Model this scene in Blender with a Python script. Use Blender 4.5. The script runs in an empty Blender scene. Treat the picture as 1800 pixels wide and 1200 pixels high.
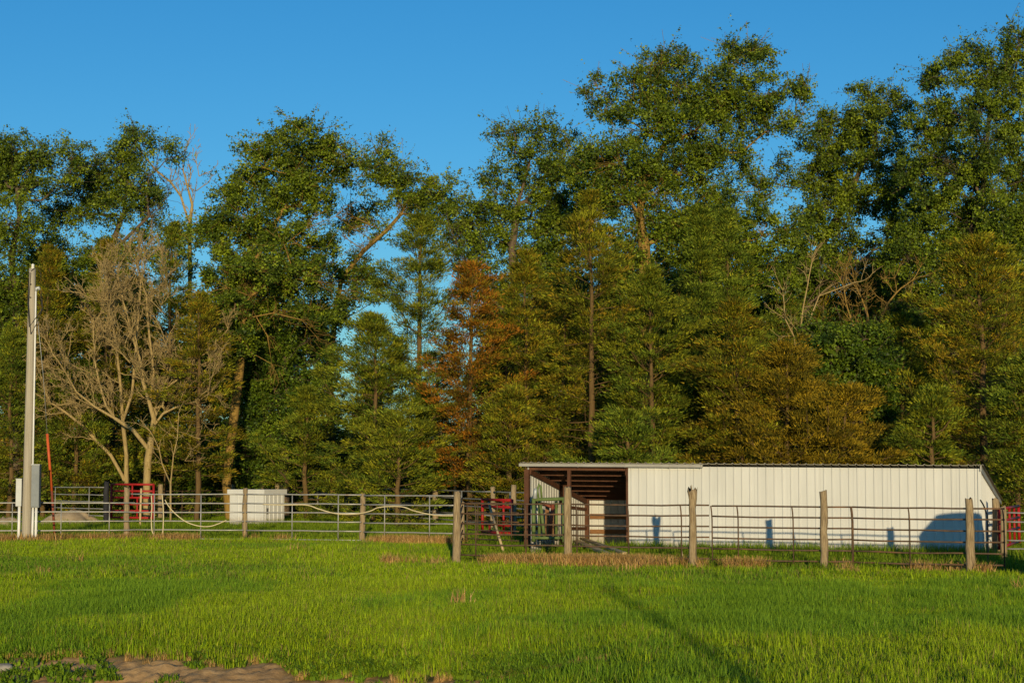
import bpy, math, random
import numpy as np
from mathutils import Vector, Matrix
random.seed(7)
PI = math.pi
scene = bpy.context.scene
COL = scene.collection

# ------------------------------------------------------------------ camera
FPX, CH, HOR = 3200.0, 2.37, 830.0          # focal length in photo pixels, eye height, horizon row
TILT = math.atan((HOR - 600.0) / FPX)
cam_d = bpy.data.cameras.new('camera'); cam = bpy.data.objects.new('camera', cam_d); COL.objects.link(cam)
cam_d.sensor_width = 36.0; cam_d.lens = 36.0 * FPX / 1800.0
cam_d.clip_start = 0.1; cam_d.clip_end = 6000.0
cam.location = (0, 0, CH); cam.rotation_euler = (PI / 2 + TILT, 0, 0)
scene.camera = cam

# ------------------------------------------------------------------ sky, sun, exposure
SUN_EL, SUN_AZ = math.radians(7.2), math.radians(3.0)   # low sun behind the camera, a little to the right
world = bpy.data.worlds.new('World'); scene.world = world; world.use_nodes = True
wn = world.node_tree.nodes; wl = world.node_tree.links
for n in list(wn): wn.remove(n)
sky = wn.new('ShaderNodeTexSky'); sky.sky_type = 'NISHITA'; sky.sun_disc = False
sky.sun_elevation = SUN_EL; sky.sun_rotation = PI - SUN_AZ
sky.altitude = 600.0; sky.air_density = 1.0; sky.dust_density = 0.3; sky.ozone_density = 2.2
bg = wn.new('ShaderNodeBackground'); bg.inputs['Strength'].default_value = 0.15
wo = wn.new('ShaderNodeOutputWorld')
hs = wn.new('ShaderNodeHueSaturation'); hs.inputs['Saturation'].default_value = 1.13; hs.inputs['Value'].default_value = 0.91
mul = wn.new('ShaderNodeMixRGB'); mul.blend_type = 'MULTIPLY'; mul.inputs[0].default_value = 1.0; mul.inputs[2].default_value = (.54, .84, 1.08, 1)
wl.new(sky.outputs[0], mul.inputs[1]); wl.new(mul.outputs[0], hs.inputs['Color']); wl.new(hs.outputs[0], bg.inputs[0]); wl.new(bg.outputs[0], wo.inputs[0])

sun_d = bpy.data.lights.new('sun', 'SUN'); sun = bpy.data.objects.new('sun', sun_d); COL.objects.link(sun)
sun_d.energy = 4.4; sun_d.angle = math.radians(0.55); sun_d.color = (1.0, 0.80, 0.47)
SUN_DIR = Vector((-math.sin(SUN_AZ), math.cos(SUN_AZ), -math.tan(SUN_EL))).normalized()
sun.rotation_euler = SUN_DIR.to_track_quat('-Z', 'Y').to_euler(); sun.location = (3, -60, 30)

scene.view_settings.view_transform = 'Standard'; scene.view_settings.look = 'None'
scene.view_settings.exposure = 0.0; scene.view_settings.gamma = 1.0
scene.view_settings.use_curve_mapping = False
scene.render.engine = 'CYCLES'
scene.cycles.max_bounces = 6; scene.cycles.diffuse_bounces = 3; scene.cycles.glossy_bounces = 2
scene.cycles.transmission_bounces = 4; scene.cycles.transparent_max_bounces = 4
scene.cycles.use_denoising = True
scene.cycles.denoiser = 'OPENIMAGEDENOISE'; scene.cycles.denoising_input_passes = 'RGB_ALBEDO_NORMAL'; scene.cycles.denoising_prefilter = 'ACCURATE'

# ------------------------------------------------------------------ pixel <-> world
ST, CT = math.sin(TILT), math.cos(TILT)
def P(px, py, Y):
    """point at forward distance Y that the photograph shows at (px, py)"""
    cx, cy = (px - 900.0) / FPX, (600.0 - py) / FPX
    dy, dz = CT - ST * cy, ST + CT * cy
    t = Y / dy
    return Vector((cx * t, Y, CH + dz * t))
def PX(px, Y, z=0.0):
    """point at distance Y, height z, under column px"""
    dz = z - CH
    # depth along the optical axis = Y*CT + dz*ST
    return Vector(((px - 900.0) / FPX * (Y * CT + dz * ST), Y, z))
def GY(py):
    """ground distance of row py"""
    cy = (600.0 - py) / FPX
    return -CH * (CT - ST * cy) / (ST + CT * cy)

# ------------------------------------------------------------------ materials
MAT = {}
def new_mat(name):
    m = bpy.data.materials.new(name); m.use_nodes = True
    nt = m.node_tree
    for n in list(nt.nodes): nt.nodes.remove(n)
    out = nt.nodes.new('ShaderNodeOutputMaterial')
    MAT[name] = m
    return m, nt, out
def noise(nt, scale, detail=4.0, rough=0.6, vec=None, dist=0.0):
    n = nt.nodes.new('ShaderNodeTexNoise'); n.inputs['Scale'].default_value = scale
    n.inputs['Detail'].default_value = detail; n.inputs['Roughness'].default_value = rough
    n.inputs['Distortion'].default_value = dist
    if vec is not None: nt.links.new(vec, n.inputs['Vector'])
    return n
def ramp(nt, fac, stops):
    r = nt.nodes.new('ShaderNodeValToRGB'); e = r.color_ramp.elements
    while len(e) < len(stops): e.new(0.5)
    for i, (p, c) in enumerate(stops):
        e[i].position = p; e[i].color = (*c, 1.0)
    nt.links.new(fac, r.inputs[0]); return r
def mapping(nt, scale=(1, 1, 1), coord='Object'):
    tc = nt.nodes.new('ShaderNodeTexCoord'); mp = nt.nodes.new('ShaderNodeMapping')
    mp.inputs['Scale'].default_value = scale
    nt.links.new(tc.outputs[coord], mp.inputs[0]); return mp.outputs[0]
def bump(nt, h, strength, dist=0.02):
    b = nt.nodes.new('ShaderNodeBump'); b.inputs['Strength'].default_value = strength
    b.inputs['Distance'].default_value = dist
    nt.links.new(h, b.inputs['Height']); return b.outputs[0]

def surf(name, stops, scale=6.0, rough=0.8, metal=0.0, stretch=(1, 1, 1), bmp=0.3, spec=0.3, detail=6.0, second=None):
    """noise-coloured surface; second = (colour, scale, lo, hi) adds blotches of wear"""
    m, nt, out = new_mat(name)
    v = mapping(nt, stretch)
    n = noise(nt, scale, detail, 0.65, v)
    c = ramp(nt, n.outputs[0], stops).outputs[0]
    if second:
        n2 = noise(nt, second[1], 5.0, 0.7, v)
        mr = ramp(nt, n2.outputs[0], [(second[2], (0, 0, 0)), (second[3], (1, 1, 1))])
        mx = nt.nodes.new('ShaderNodeMixRGB'); nt.links.new(mr.outputs[0], mx.inputs[0])
        nt.links.new(c, mx.inputs[1]); mx.inputs[2].default_value = (*second[0], 1); c = mx.outputs[0]
    b = nt.nodes.new('ShaderNodeBsdfPrincipled')
    b.inputs['Roughness'].default_value = rough; b.inputs['Metallic'].default_value = metal
    b.inputs['Specular IOR Level'].default_value = spec
    nt.links.new(c, b.inputs['Base Color'])
    if bmp: nt.links.new(bump(nt, n.outputs[0], bmp), b.inputs['Normal'])
    nt.links.new(b.outputs[0], out.inputs[0])
    return m

surf('post_wood', [(0.3, (.11, .075, .04)), (0.5, (.27, .20, .115)), (0.7, (.42, .33, .20))], 7, .95, stretch=(6, 6, .45), bmp=.6,
     second=((.10, .08, .065), 3.0, .55, .75))
surf('post_dark', [(0.3, (.012, .013, .016)), (0.7, (.035, .035, .04))], 5, .9, stretch=(5, 5, .5))
surf('pole_wood', [(0.25, (.22, .19, .14)), (0.5, (.36, .32, .25)), (0.8, (.46, .42, .34))], 4, .95, stretch=(8, 8, .18), bmp=.5)
surf('galv', [(0.3, (.27, .265, .245)), (0.7, (.42, .41, .385))], 8, .5, .35, bmp=.05, second=((.26, .17, .09), 2.2, .60, .72))
surf('rust_pipe', [(0.3, (.060, .038, .024)), (0.7, (.135, .090, .058))], 9, .8, .1, bmp=.2, second=((.20, .10, .045), 2.5, .5, .7))
surf('rust_steel', [(0.3, (.060, .024, .012)), (0.7, (.125, .052, .026))], 5, .75, .1, bmp=.15)
surf('red_paint', [(0.3, (.24, .010, .010)), (0.7, (.38, .018, .016))], 4, .55, bmp=.05, second=((.16, .03, .02), 6, .6, .75))
surf('green_paint', [(0.3, (.085, .125, .035)), (0.7, (.13, .18, .055))], 4, .6, bmp=.05, second=((.16, .10, .05), 5, .6, .75))
surf('orange_guard', [(0.3, (.46, .075, .018)), (0.7, (.60, .12, .03))], 4, .5, bmp=.05)
surf('brown_guard', [(0.3, (.14, .035, .015)), (0.7, (.24, .06, .03))], 4, .6, bmp=.05)
surf('shaded_box', [(0.3, (.13, .15, .17)), (0.7, (.18, .20, .22))], 2, .5, .2, bmp=.02)  # shade on the breaker box face put into a darker grey-blue
surf('grey_box', [(0.3, (.34, .36, .37)), (0.7, (.42, .44, .45))], 2, .45, .2, bmp=.02)
surf('white_pipe', [(0.3, (.62, .62, .60)), (0.7, (.74, .74, .72))], 3, .45, bmp=.02)
surf('black_wire', [(0.3, (.015, .015, .015)), (0.7, (.03, .03, .03))], 3, .6, bmp=0)
surf('hose', [(0.3, (.50, .42, .24)), (0.7, (.64, .56, .36))], 4, .6, bmp=0)
surf('fresh_wood', [(0.3, (.42, .30, .15)), (0.7, (.60, .45, .25))], 6, .8, stretch=(.5, 8, 8), bmp=.2)
surf('grey_wood', [(0.3, (.20, .17, .13)), (0.7, (.34, .29, .22))], 6, .9, stretch=(.5, 8, 8), bmp=.3)
surf('brown_beam', [(0.3, (.16, .075, .030)), (0.7, (.27, .14, .06))], 5, .85, stretch=(.5, 6, 6), bmp=.2)
surf('roof_metal', [(0.3, (.36, .33, .27)), (0.7, (.50, .465, .40))], 2.5, .55, .1, bmp=.05, second=((.16, .08, .04), 1.6, .55, .75))
surf('trim', [(0.3, (.28, .265, .235)), (0.7, (.38, .365, .33))], 2, .5, .2, bmp=.03)
surf('dirt_mound', [(0.25, (.30, .21, .12)), (0.5, (.45, .34, .20)), (0.8, (.56, .44, .28))], 3, .95, bmp=.8)
surf('stone', [(0.3, (.20, .18, .15)), (0.7, (.36, .33, .29))], 7, .9, bmp=.5)
surf('tank_plastic', [(0.3, (.030, .05, .035)), (0.7, (.045, .07, .05))], 2, .5, bmp=.03)
surf('bark_yellow', [(0.25, (.11, .07, .022)), (0.5, (.25, .155, .036)), (0.8, (.36, .24, .07))], 4, .95, stretch=(5, 5, .8), bmp=.8)  # yellowish bark, as on the lichened leaning trunk
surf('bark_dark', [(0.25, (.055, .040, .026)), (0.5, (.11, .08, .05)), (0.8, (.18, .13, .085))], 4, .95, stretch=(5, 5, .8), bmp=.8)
surf('bark_cedar', [(0.25, (.06, .036, .014)), (0.5, (.12, .075, .028)), (0.8, (.19, .125, .05))], 5, .95, stretch=(6, 6, .6), bmp=.7)
surf('bark_dead', [(0.25, (.19, .13, .048)), (0.5, (.33, .24, .10)), (0.8, (.46, .36, .18))], 5, .95, stretch=(4, 4, .8), bmp=.5)

def white_sheet():
    m, nt, out = new_mat('white_sheet')
    v = mapping(nt, (1, 1, .25))
    n = noise(nt, 1.7, 5, .6, v); c = ramp(nt, n.outputs[0], [(.3, (.50, .505, .49)), (.7, (.58, .585, .57))])
    v2 = mapping(nt, (9, 9, .5)); n2 = noise(nt, 3.0, 4, .7, v2)
    st = ramp(nt, n2.outputs[0], [(.58, (0, 0, 0)), (.85, (.45, .45, .45))])
    mx = nt.nodes.new('ShaderNodeMixRGB'); nt.links.new(st.outputs[0], mx.inputs[0])
    nt.links.new(c.outputs[0], mx.inputs[1]); mx.inputs[2].default_value = (.46, .42, .34, 1)
    # mud splashed up from the ground
    sp = nt.nodes.new('ShaderNodeSeparateXYZ'); tcc = nt.nodes.new('ShaderNodeTexCoord'); nt.links.new(tcc.outputs['Object'], sp.inputs[0])
    nm = noise(nt, 5.0, 6, .75, tcc.outputs['Object'])
    mz = nt.nodes.new('ShaderNodeMath'); mz.operation = 'MULTIPLY_ADD'; nt.links.new(nm.outputs[0], mz.inputs[0]); mz.inputs[1].default_value = -.6; nt.links.new(sp.outputs[2], mz.inputs[2])
    mr = ramp(nt, mz.outputs[0], [(0.0, (.55, .55, .55)), (.22, (0, 0, 0))])
    mx0 = mx; mx = nt.nodes.new('ShaderNodeMixRGB'); nt.links.new(mr.outputs[0], mx.inputs[0]); nt.links.new(mx0.outputs[0], mx.inputs[1]); mx.inputs[2].default_value = (.30, .235, .15, 1)
    b = nt.nodes.new('ShaderNodeBsdfPrincipled'); b.inputs['Roughness'].default_value = .5
    b.inputs['Specular IOR Level'].default_value = .3
    nt.links.new(mx.outputs[0], b.inputs['Base Color'])
    n3 = noise(nt, 1.1, 2, .5, v); nt.links.new(bump(nt, n3.outputs[0], .25, .03), b.inputs['Normal'])
    nt.links.new(b.outputs[0], out.inputs[0])
white_sheet()

def leaf_mat(name, transl=.3, rough=.55, spec=.25):
    m, nt, out = new_mat(name)
    at = nt.nodes.new('ShaderNodeAttribute'); at.attribute_name = 'col'
    b = nt.nodes.new('ShaderNodeBsdfPrincipled'); b.inputs['Roughness'].default_value = rough
    b.inputs['Specular IOR Level'].default_value = spec
    nt.links.new(at.outputs['Color'], b.inputs['Base Color'])
    t = nt.nodes.new('ShaderNodeBsdfTranslucent'); nt.links.new(at.outputs['Color'], t.inputs[0])
    mx = nt.nodes.new('ShaderNodeMixShader'); mx.inputs[0].default_value = transl
    nt.links.new(b.outputs[0], mx.inputs[1]); nt.links.new(t.outputs[0], mx.inputs[2])
    nt.links.new(mx.outputs[0], out.inputs[0])
leaf_mat('leaf', .18); leaf_mat('needle', .06, .7, .12); leaf_mat('grass_blade', .30, .6, .2)

def ground_mat():
    m, nt, out = new_mat('ground')
    v = mapping(nt, (1, 1, 1))
    a = nt.nodes.new('ShaderNodeAttribute'); a.attribute_name = 'dirt'
    n1 = noise(nt, .9, 8, .65, v); n2 = noise(nt, 9, 6, .7, v); n3 = noise(nt, 55, 3, .6, v)
    green = ramp(nt, n2.outputs[0], [(.3, (.028, .040, .010)), (.5, (.050, .062, .015)), (.7, (.095, .085, .032))])
    dirt = ramp(nt, n2.outputs[0], [(.25, (.33, .20, .085)), (.5, (.48, .305, .14)), (.75, (.60, .41, .21))])
    dk = ramp(nt, n1.outputs[0], [(.35, (.75, .70, .66)), (.65, (1, 1, 1))])
    mu = nt.nodes.new('ShaderNodeMixRGB'); mu.blend_type = 'MULTIPLY'; mu.inputs[0].default_value = 1
    nt.links.new(dirt.outputs[0], mu.inputs[1]); nt.links.new(dk.outputs[0], mu.inputs[2])
    mx = nt.nodes.new('ShaderNodeMixRGB'); nt.links.new(a.outputs['Fac'], mx.inputs[0])
    nt.links.new(green.outputs[0], mx.inputs[1]); nt.links.new(mu.outputs[0], mx.inputs[2])
    b = nt.nodes.new('ShaderNodeBsdfPrincipled'); b.inputs['Roughness'].default_value = .95
    b.inputs['Specular IOR Level'].default_value = .1
    nt.links.new(mx.outputs[0], b.inputs['Base Color'])
    ad = nt.nodes.new('ShaderNodeMath'); ad.operation = 'ADD'
    nt.links.new(n2.outputs[0], ad.inputs[0]); nt.links.new(n3.outputs[0], ad.inputs[1])
    nt.links.new(bump(nt, ad.outputs[0], .6, .012), b.inputs['Normal'])
    nt.links.new(b.outputs[0], out.inputs[0])
ground_mat()

# ------------------------------------------------------------------ mesh helpers
def link(name, me, parent=None, mat=None, loc=None):
    if mat: 
        me.materials.clear(); me.materials.append(MAT[mat])
    o = bpy.data.objects.new(name, me); COL.objects.link(o)
    if parent is not None: o.parent = parent
    if loc is not None: o.location = loc
    return o
def tag(o, label=None, cat=None, group=None, kind=None):
    if label: o['label'] = label
    if cat: o['category'] = cat
    if group: o['group'] = group
    if kind: o['kind'] = kind
    return o
def thing(name, label, cat, loc=(0, 0, 0), rz=0.0, group=None):
    o = bpy.data.objects.new(name, None); COL.objects.link(o); o.empty_display_size = .2
    o.location = loc; o.rotation_euler = (0, 0, rz)
    return tag(o, label, cat, group)

class MB:
    def __init__(s): s.v = []; s.f = []
    def poly(s, vs, fs):
        b = len(s.v); s.v += [tuple(x) for x in vs]; s.f += [tuple(b + i for i in f) for f in fs]; return s
    def box(s, a, b):
        x0, y0, z0 = a; x1, y1, z1 = b
        return s.poly([(x0, y0, z0), (x1, y0, z0), (x1, y1, z0), (x0, y1, z0), (x0, y0, z1), (x1, y0, z1), (x1, y1, z1), (x0, y1, z1)],
                      [(3, 2, 1, 0), (4, 5, 6, 7), (0, 1, 5, 4), (1, 2, 6, 5), (2, 3, 7, 6), (3, 0, 4, 7)])
    def beam(s, a, b, w, h, up=Vector((0, 0, 1))):
        """rectangular bar from a to b"""
        a, b = Vector(a), Vector(b); d = (b - a).normalized()
        sx = d.cross(up)
        if sx.length < 1e-4: sx = d.cross(Vector((1, 0, 0)))
        sx.normalize(); sz = sx.cross(d)
        vs = []
        for p in (a, b):
            for i, j in ((-1, -1), (1, -1), (1, 1), (-1, 1)): vs.append(p + sx * (w / 2 * i) + sz * (h / 2 * j))
        return s.poly(vs, [(3, 2, 1, 0), (4, 5, 6, 7), (0, 1, 5, 4), (1, 2, 6, 5), (2, 3, 7, 6), (3, 0, 4, 7)])
    def tube(s, pts, rad, n=8, cap=True, jit=0.0):
        pts = [Vector(p) for p in pts]
        if not hasattr(rad, '__len__'): rad = [rad] * len(pts)
        b = len(s.v); k = len(pts); ref = None
        for i, p in enumerate(pts):
            d = (pts[min(i + 1, k - 1)] - pts[max(i - 1, 0)]).normalized()
            if ref is None:
                ref = d.cross(Vector((0.31, 0.17, 0.93)))
                if ref.length < .05: ref = d.cross(Vector((1, 0, 0)))
            ref = (ref - d * ref.dot(d)).normalized(); bi = d.cross(ref)
            for j in range(n):
                t = 2 * PI * j / n; r = rad[i] * (1 + (random.uniform(-jit, jit) if jit else 0))
                s.v.append(tuple(p + ref * (math.cos(t) * r) + bi * (math.sin(t) * r)))
        for i in range(k - 1):
            for j in range(n):
                j2 = (j + 1) % n
                s.f.append((b + i * n + j, b + i * n + j2, b + (i + 1) * n + j2, b + (i + 1) * n + j))
        if cap:
            s.f.append(tuple(b + j for j in range(n))[::-1]); s.f.append(tuple(b + (k - 1) * n + j for j in range(n)))
        return s
    def lathe(s, prof, n=24, c=(0, 0, 0)):
        b = len(s.v); k = len(prof)
        for r, z in prof:
            for j in range(n):
                t = 2 * PI * j / n; s.v.append((c[0] + r * math.cos(t), c[1] + r * math.sin(t), c[2] + z))
        for i in range(k - 1):
            for j in range(n):
                j2 = (j + 1) % n
                s.f.append((b + i * n + j, b + i * n + j2, b + (i + 1) * n + j2, b + (i + 1) * n + j))
        s.f.append(tuple(b + j for j in range(n))[::-1]); s.f.append(tuple(b + (k - 1) * n + j for j in range(n)))
        return s
    def mesh(s, name, smooth=False):
        me = bpy.data.meshes.new(name); me.from_pydata(s.v, [], s.f); me.update()
        if smooth: me.polygons.foreach_set('use_smooth', [True] * len(me.polygons))
        return me
    def build(s, name, mat, parent=None, smooth=False, loc=None):
        return link(name, s.mesh(name, smooth), parent, mat, loc)

def quad_mesh(name, V, C):
    """V: (n,k,3) polygons of k corners, C: (n,3) colour per polygon"""
    n, q = V.shape[:2]
    me = bpy.data.meshes.new(name)
    me.vertices.add(n * q); me.vertices.foreach_set('co', V.astype(np.float32).ravel())
    me.loops.add(n * q); me.loops.foreach_set('vertex_index', np.arange(n * q, dtype=np.int32))
    me.polygons.add(n); me.polygons.foreach_set('loop_start', np.arange(0, n * q, q, dtype=np.int32))
    me.update(calc_edges=True)
    at = me.attributes.new('col', 'FLOAT_COLOR', 'POINT')
    cc = np.ones((n, q, 4), np.float32); cc[:, :, :3] = C[:, None, :]
    at.data.foreach_set('color', cc.ravel())
    return me

def unit(a): return a / np.maximum(np.linalg.norm(a, axis=-1, keepdims=True), 1e-9)
def leaf_quads(pos, axis, nrm, length, width):
    """pointed leaves: base at pos, growing along axis"""
    axis = unit(axis); side = unit(np.cross(axis, nrm)); up = np.cross(side, axis)
    L = length[:, None]; W = width[:, None]
    m = pos + axis * (L * .25)
    return np.stack([m + side * (W * .5), pos + axis * L - up * (.12 * L), m - side * (W * .5)], 1)

# ------------------------------------------------------------------ value noise on the ground
rngn = np.random.default_rng(3)
LAT = rngn.random((256, 256))
def vnoise(x, y):
    x = np.asarray(x, float); y = np.asarray(y, float)
    xi = np.floor(x).astype(int); yi = np.floor(y).astype(int); fx = x - xi; fy = y - yi
    fx = fx * fx * (3 - 2 * fx); fy = fy * fy * (3 - 2 * fy)
    g = lambda i, j: LAT[(i) % 256, (j) % 256]
    return (g(xi, yi) * (1 - fx) + g(xi + 1, yi) * fx) * (1 - fy) + (g(xi, yi + 1) * (1 - fx) + g(xi + 1, yi + 1) * fx) * fy
def fbm(x, y, f=1.0, o=4):
    s = 0; a = .5; t = 0
    for k in range(o):
        s = s + a * vnoise(x * f + 17.3 * k, y * f - 9.1 * k); t += a; a *= .5; f *= 2.03
    return s / t
def sstep(a, b, x):
    t = np.clip((x - a) / (b - a), 0, 1); return t * t * (3 - 2 * t)
def ground_h(x, y):
    return (fbm(x, y, .35, 3) - .5) * .10 * sstep(60, 40, y) - .155 * np.clip(26.8 - y, 0, 4.5) ** 1.12 * sstep(2.2, -2.0, x)
def track_mask(x, y):
    """bare farm track crossing in front, 0..1"""
    x = np.asarray(x, float); y = np.asarray(y, float)
    edge = 25.5 - .9 * sstep(-4.5, -1.0, x) - 1.4 * sstep(-1.5, 2.5, x) + (fbm(x, y, .8, 4) - .5) * 2.6
    m = sstep(0.35, -0.45, y - edge + (fbm(x + 3, y, 3.0, 3) - .5) * 1.1) * sstep(23.3, 24.0, y + (fbm(x - 7, y, 1.3, 3) - .5) * 1.0 + .25 * sstep(-5, -3, x))
    patch = sstep(.38, .52, fbm(x + 40, y * 1.3, 1.1, 4) + .22 * sstep(-2.0, -5.0, x) - .16 * sstep(-1.0, 3.5, x))
    return m * patch
def bare_mask(x, y):
    return np.clip(track_mask(x, y), 0, 1)

# ------------------------------------------------------------------ ground sheet
xs = np.unique(np.concatenate([np.linspace(-2500, -60, 14), np.linspace(-60, -14, 30), np.linspace(-14, -7.2, 30), np.linspace(-7.2, 2.5, 150), np.linspace(2.5, 7.2, 40), np.linspace(7.2, 14, 30), np.linspace(14, 60, 30), np.linspace(60, 2500, 14)]))
ys = np.unique(np.concatenate([np.linspace(-300, 14, 18), np.linspace(14, 20, 12), np.linspace(20, 26.5, 120), np.linspace(26.5, 30, 16), np.linspace(30, 70, 50), np.linspace(70, 140, 30), np.linspace(140, 4500, 16)]))
GX, GYY = np.meshgrid(xs, ys)
GZ = ground_h(GX, GYY) + bare_mask(GX, GYY) * ((fbm(GX, GYY, 9.0, 2) - .5) * .11 + (fbm(GX + 9, GYY * 2.0, 1.0, 2) - .5) * .10)
nx, ny = len(xs), len(ys)
me = bpy.data.meshes.new('ground')
idx = np.arange(nx * ny).reshape(ny, nx)
F = np.stack([idx[:-1, :-1], idx[:-1, 1:], idx[1:, 1:], idx[1:, :-1]], -1).reshape(-1, 4)
me.vertices.add(nx * ny); me.vertices.foreach_set('co', np.stack([GX, GYY, GZ], -1).astype(np.float32).ravel())
me.loops.add(F.size); me.loops.foreach_set('vertex_index', F.astype(np.int32).ravel())
me.polygons.add(len(F)); me.polygons.foreach_set('loop_start', np.arange(0, F.size, 4, dtype=np.int32))
me.update(calc_edges=True)
me.polygons.foreach_set('use_smooth', np.ones(len(F), bool))
at = me.attributes.new('dirt', 'FLOAT', 'POINT')
dm = bare_mask(GX, GYY)
at.data.foreach_set('value', dm.astype(np.float32).ravel())
ground = link('ground', me, None, 'ground'); tag(ground, 'flat pasture ground with a bare dirt track', 'ground', kind='structure')

# ------------------------------------------------------------------ trees: branches
class Skel:
    """branch skeleton; radius follows the load carried"""
    def __init__(s, base, rng):
        s.p = [np.array(base, float)]; s.par = [-1]; s.load = [0.0]; s.kind = [0]; s.rng = rng
    def add(s, p, par, kind=0):
        s.p.append(np.array(p, float)); s.par.append(par); s.load.append(0.0); s.kind.append(kind); return len(s.p) - 1
    def path(s, par, pts, kind=0):
        for q in pts: par = s.add(q, par, kind)
        return par
    def curve(s, par, end, n, wob, lift=0.0, kind=0):
        a = s.p[par].copy(); end = np.array(end, float); L = np.linalg.norm(end - a); off = np.zeros(3)
        for i in range(1, n + 1):
            t = i / n
            q = a + (end - a) * t; q[2] += lift * L * math.sin(PI * t)
            if i < n:
                off = off * .6 + s.rng.normal(0, wob * L / n, 3); q = q + off
            par = s.add(q, par, kind)
        return par
    def nearest(s, p, kinds=(0, 1)):
        A = np.array(s.p); d = np.linalg.norm(A - p, axis=1)
        d = d + 2.2 * np.maximum(0, A[:, 2] - (p[2] - .35 * np.hypot(A[:, 0] - p[0], A[:, 1] - p[1])))
        d = d + np.where(np.isin(np.array(s.kind), kinds), 0, 1e6)
        return int(np.argmin(d))
    def mesh(s, name, r_base, r_tip, power=.5, rmin=.008):
        n = len(s.p); ld = np.array(s.load); ch = [[] for _ in range(n)]
        for i in range(1, n): ch[s.par[i]].append(i)
        for i in range(n):
            if not ch[i]: ld[i] += 1
        for i in range(n - 1, 0, -1): ld[s.par[i]] += ld[i]
        R = r_tip + (r_base - r_tip) * (ld / ld[0]) ** power
        R = np.maximum(R, rmin)
        mb = MB(); done = set()
        def chain(start):
            pts = [start]; c = start
            while ch[c]:
                c = max(ch[c], key=lambda k: ld[k]); pts.append(c)
            return pts
        stack = [0]
        while stack:
            st = stack.pop()
            ids = chain(st)
            full = ids if s.par[st] < 0 else [s.par[st]] + ids
            rad = [R[i] for i in full]
            if s.par[st] >= 0: rad[0] = min(rad[0], rad[1] * 1.25)
            if len(full) > 1:
                rm = max(rad)
                mb.tube([s.p[i] for i in full], rad, 9 if rm > .14 else 6 if rm > .06 else 4 if rm > .025 else 3, cap=False)
            for i in ids:
                mx = max(ch[i], key=lambda k: ld[k]) if ch[i] else None
                for c in ch[i]:
                    if c != mx: stack.append(c)
        return mb.mesh(name, True)

def tree_root(name, label, cat, base, group): return thing(name, label, cat, base, 0, group)

GREEN = dict(
    elm=((.105, .156, .009), (.200, .255, .012), (.042, .075, .008)),
    deep=((.072, .128, .008), (.140, .195, .011), (.032, .066, .007)),
    olive=((.135, .150, .014), (.215, .215, .022), (.080, .095, .012)),
)
def leaf_cols(rng, n, pal, clump):
    a, b, c = [np.array(x) for x in pal]
    t = np.clip(clump * 1.3 + rng.normal(0, .42, n), -1, 1)[:, None]
    col = np.where(t > 0, a + (b - a) * t, a + (c - a) * (-t))
    return np.clip(col * rng.uniform(.5, 1.4, (n, 1)), .004, .6)

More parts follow.
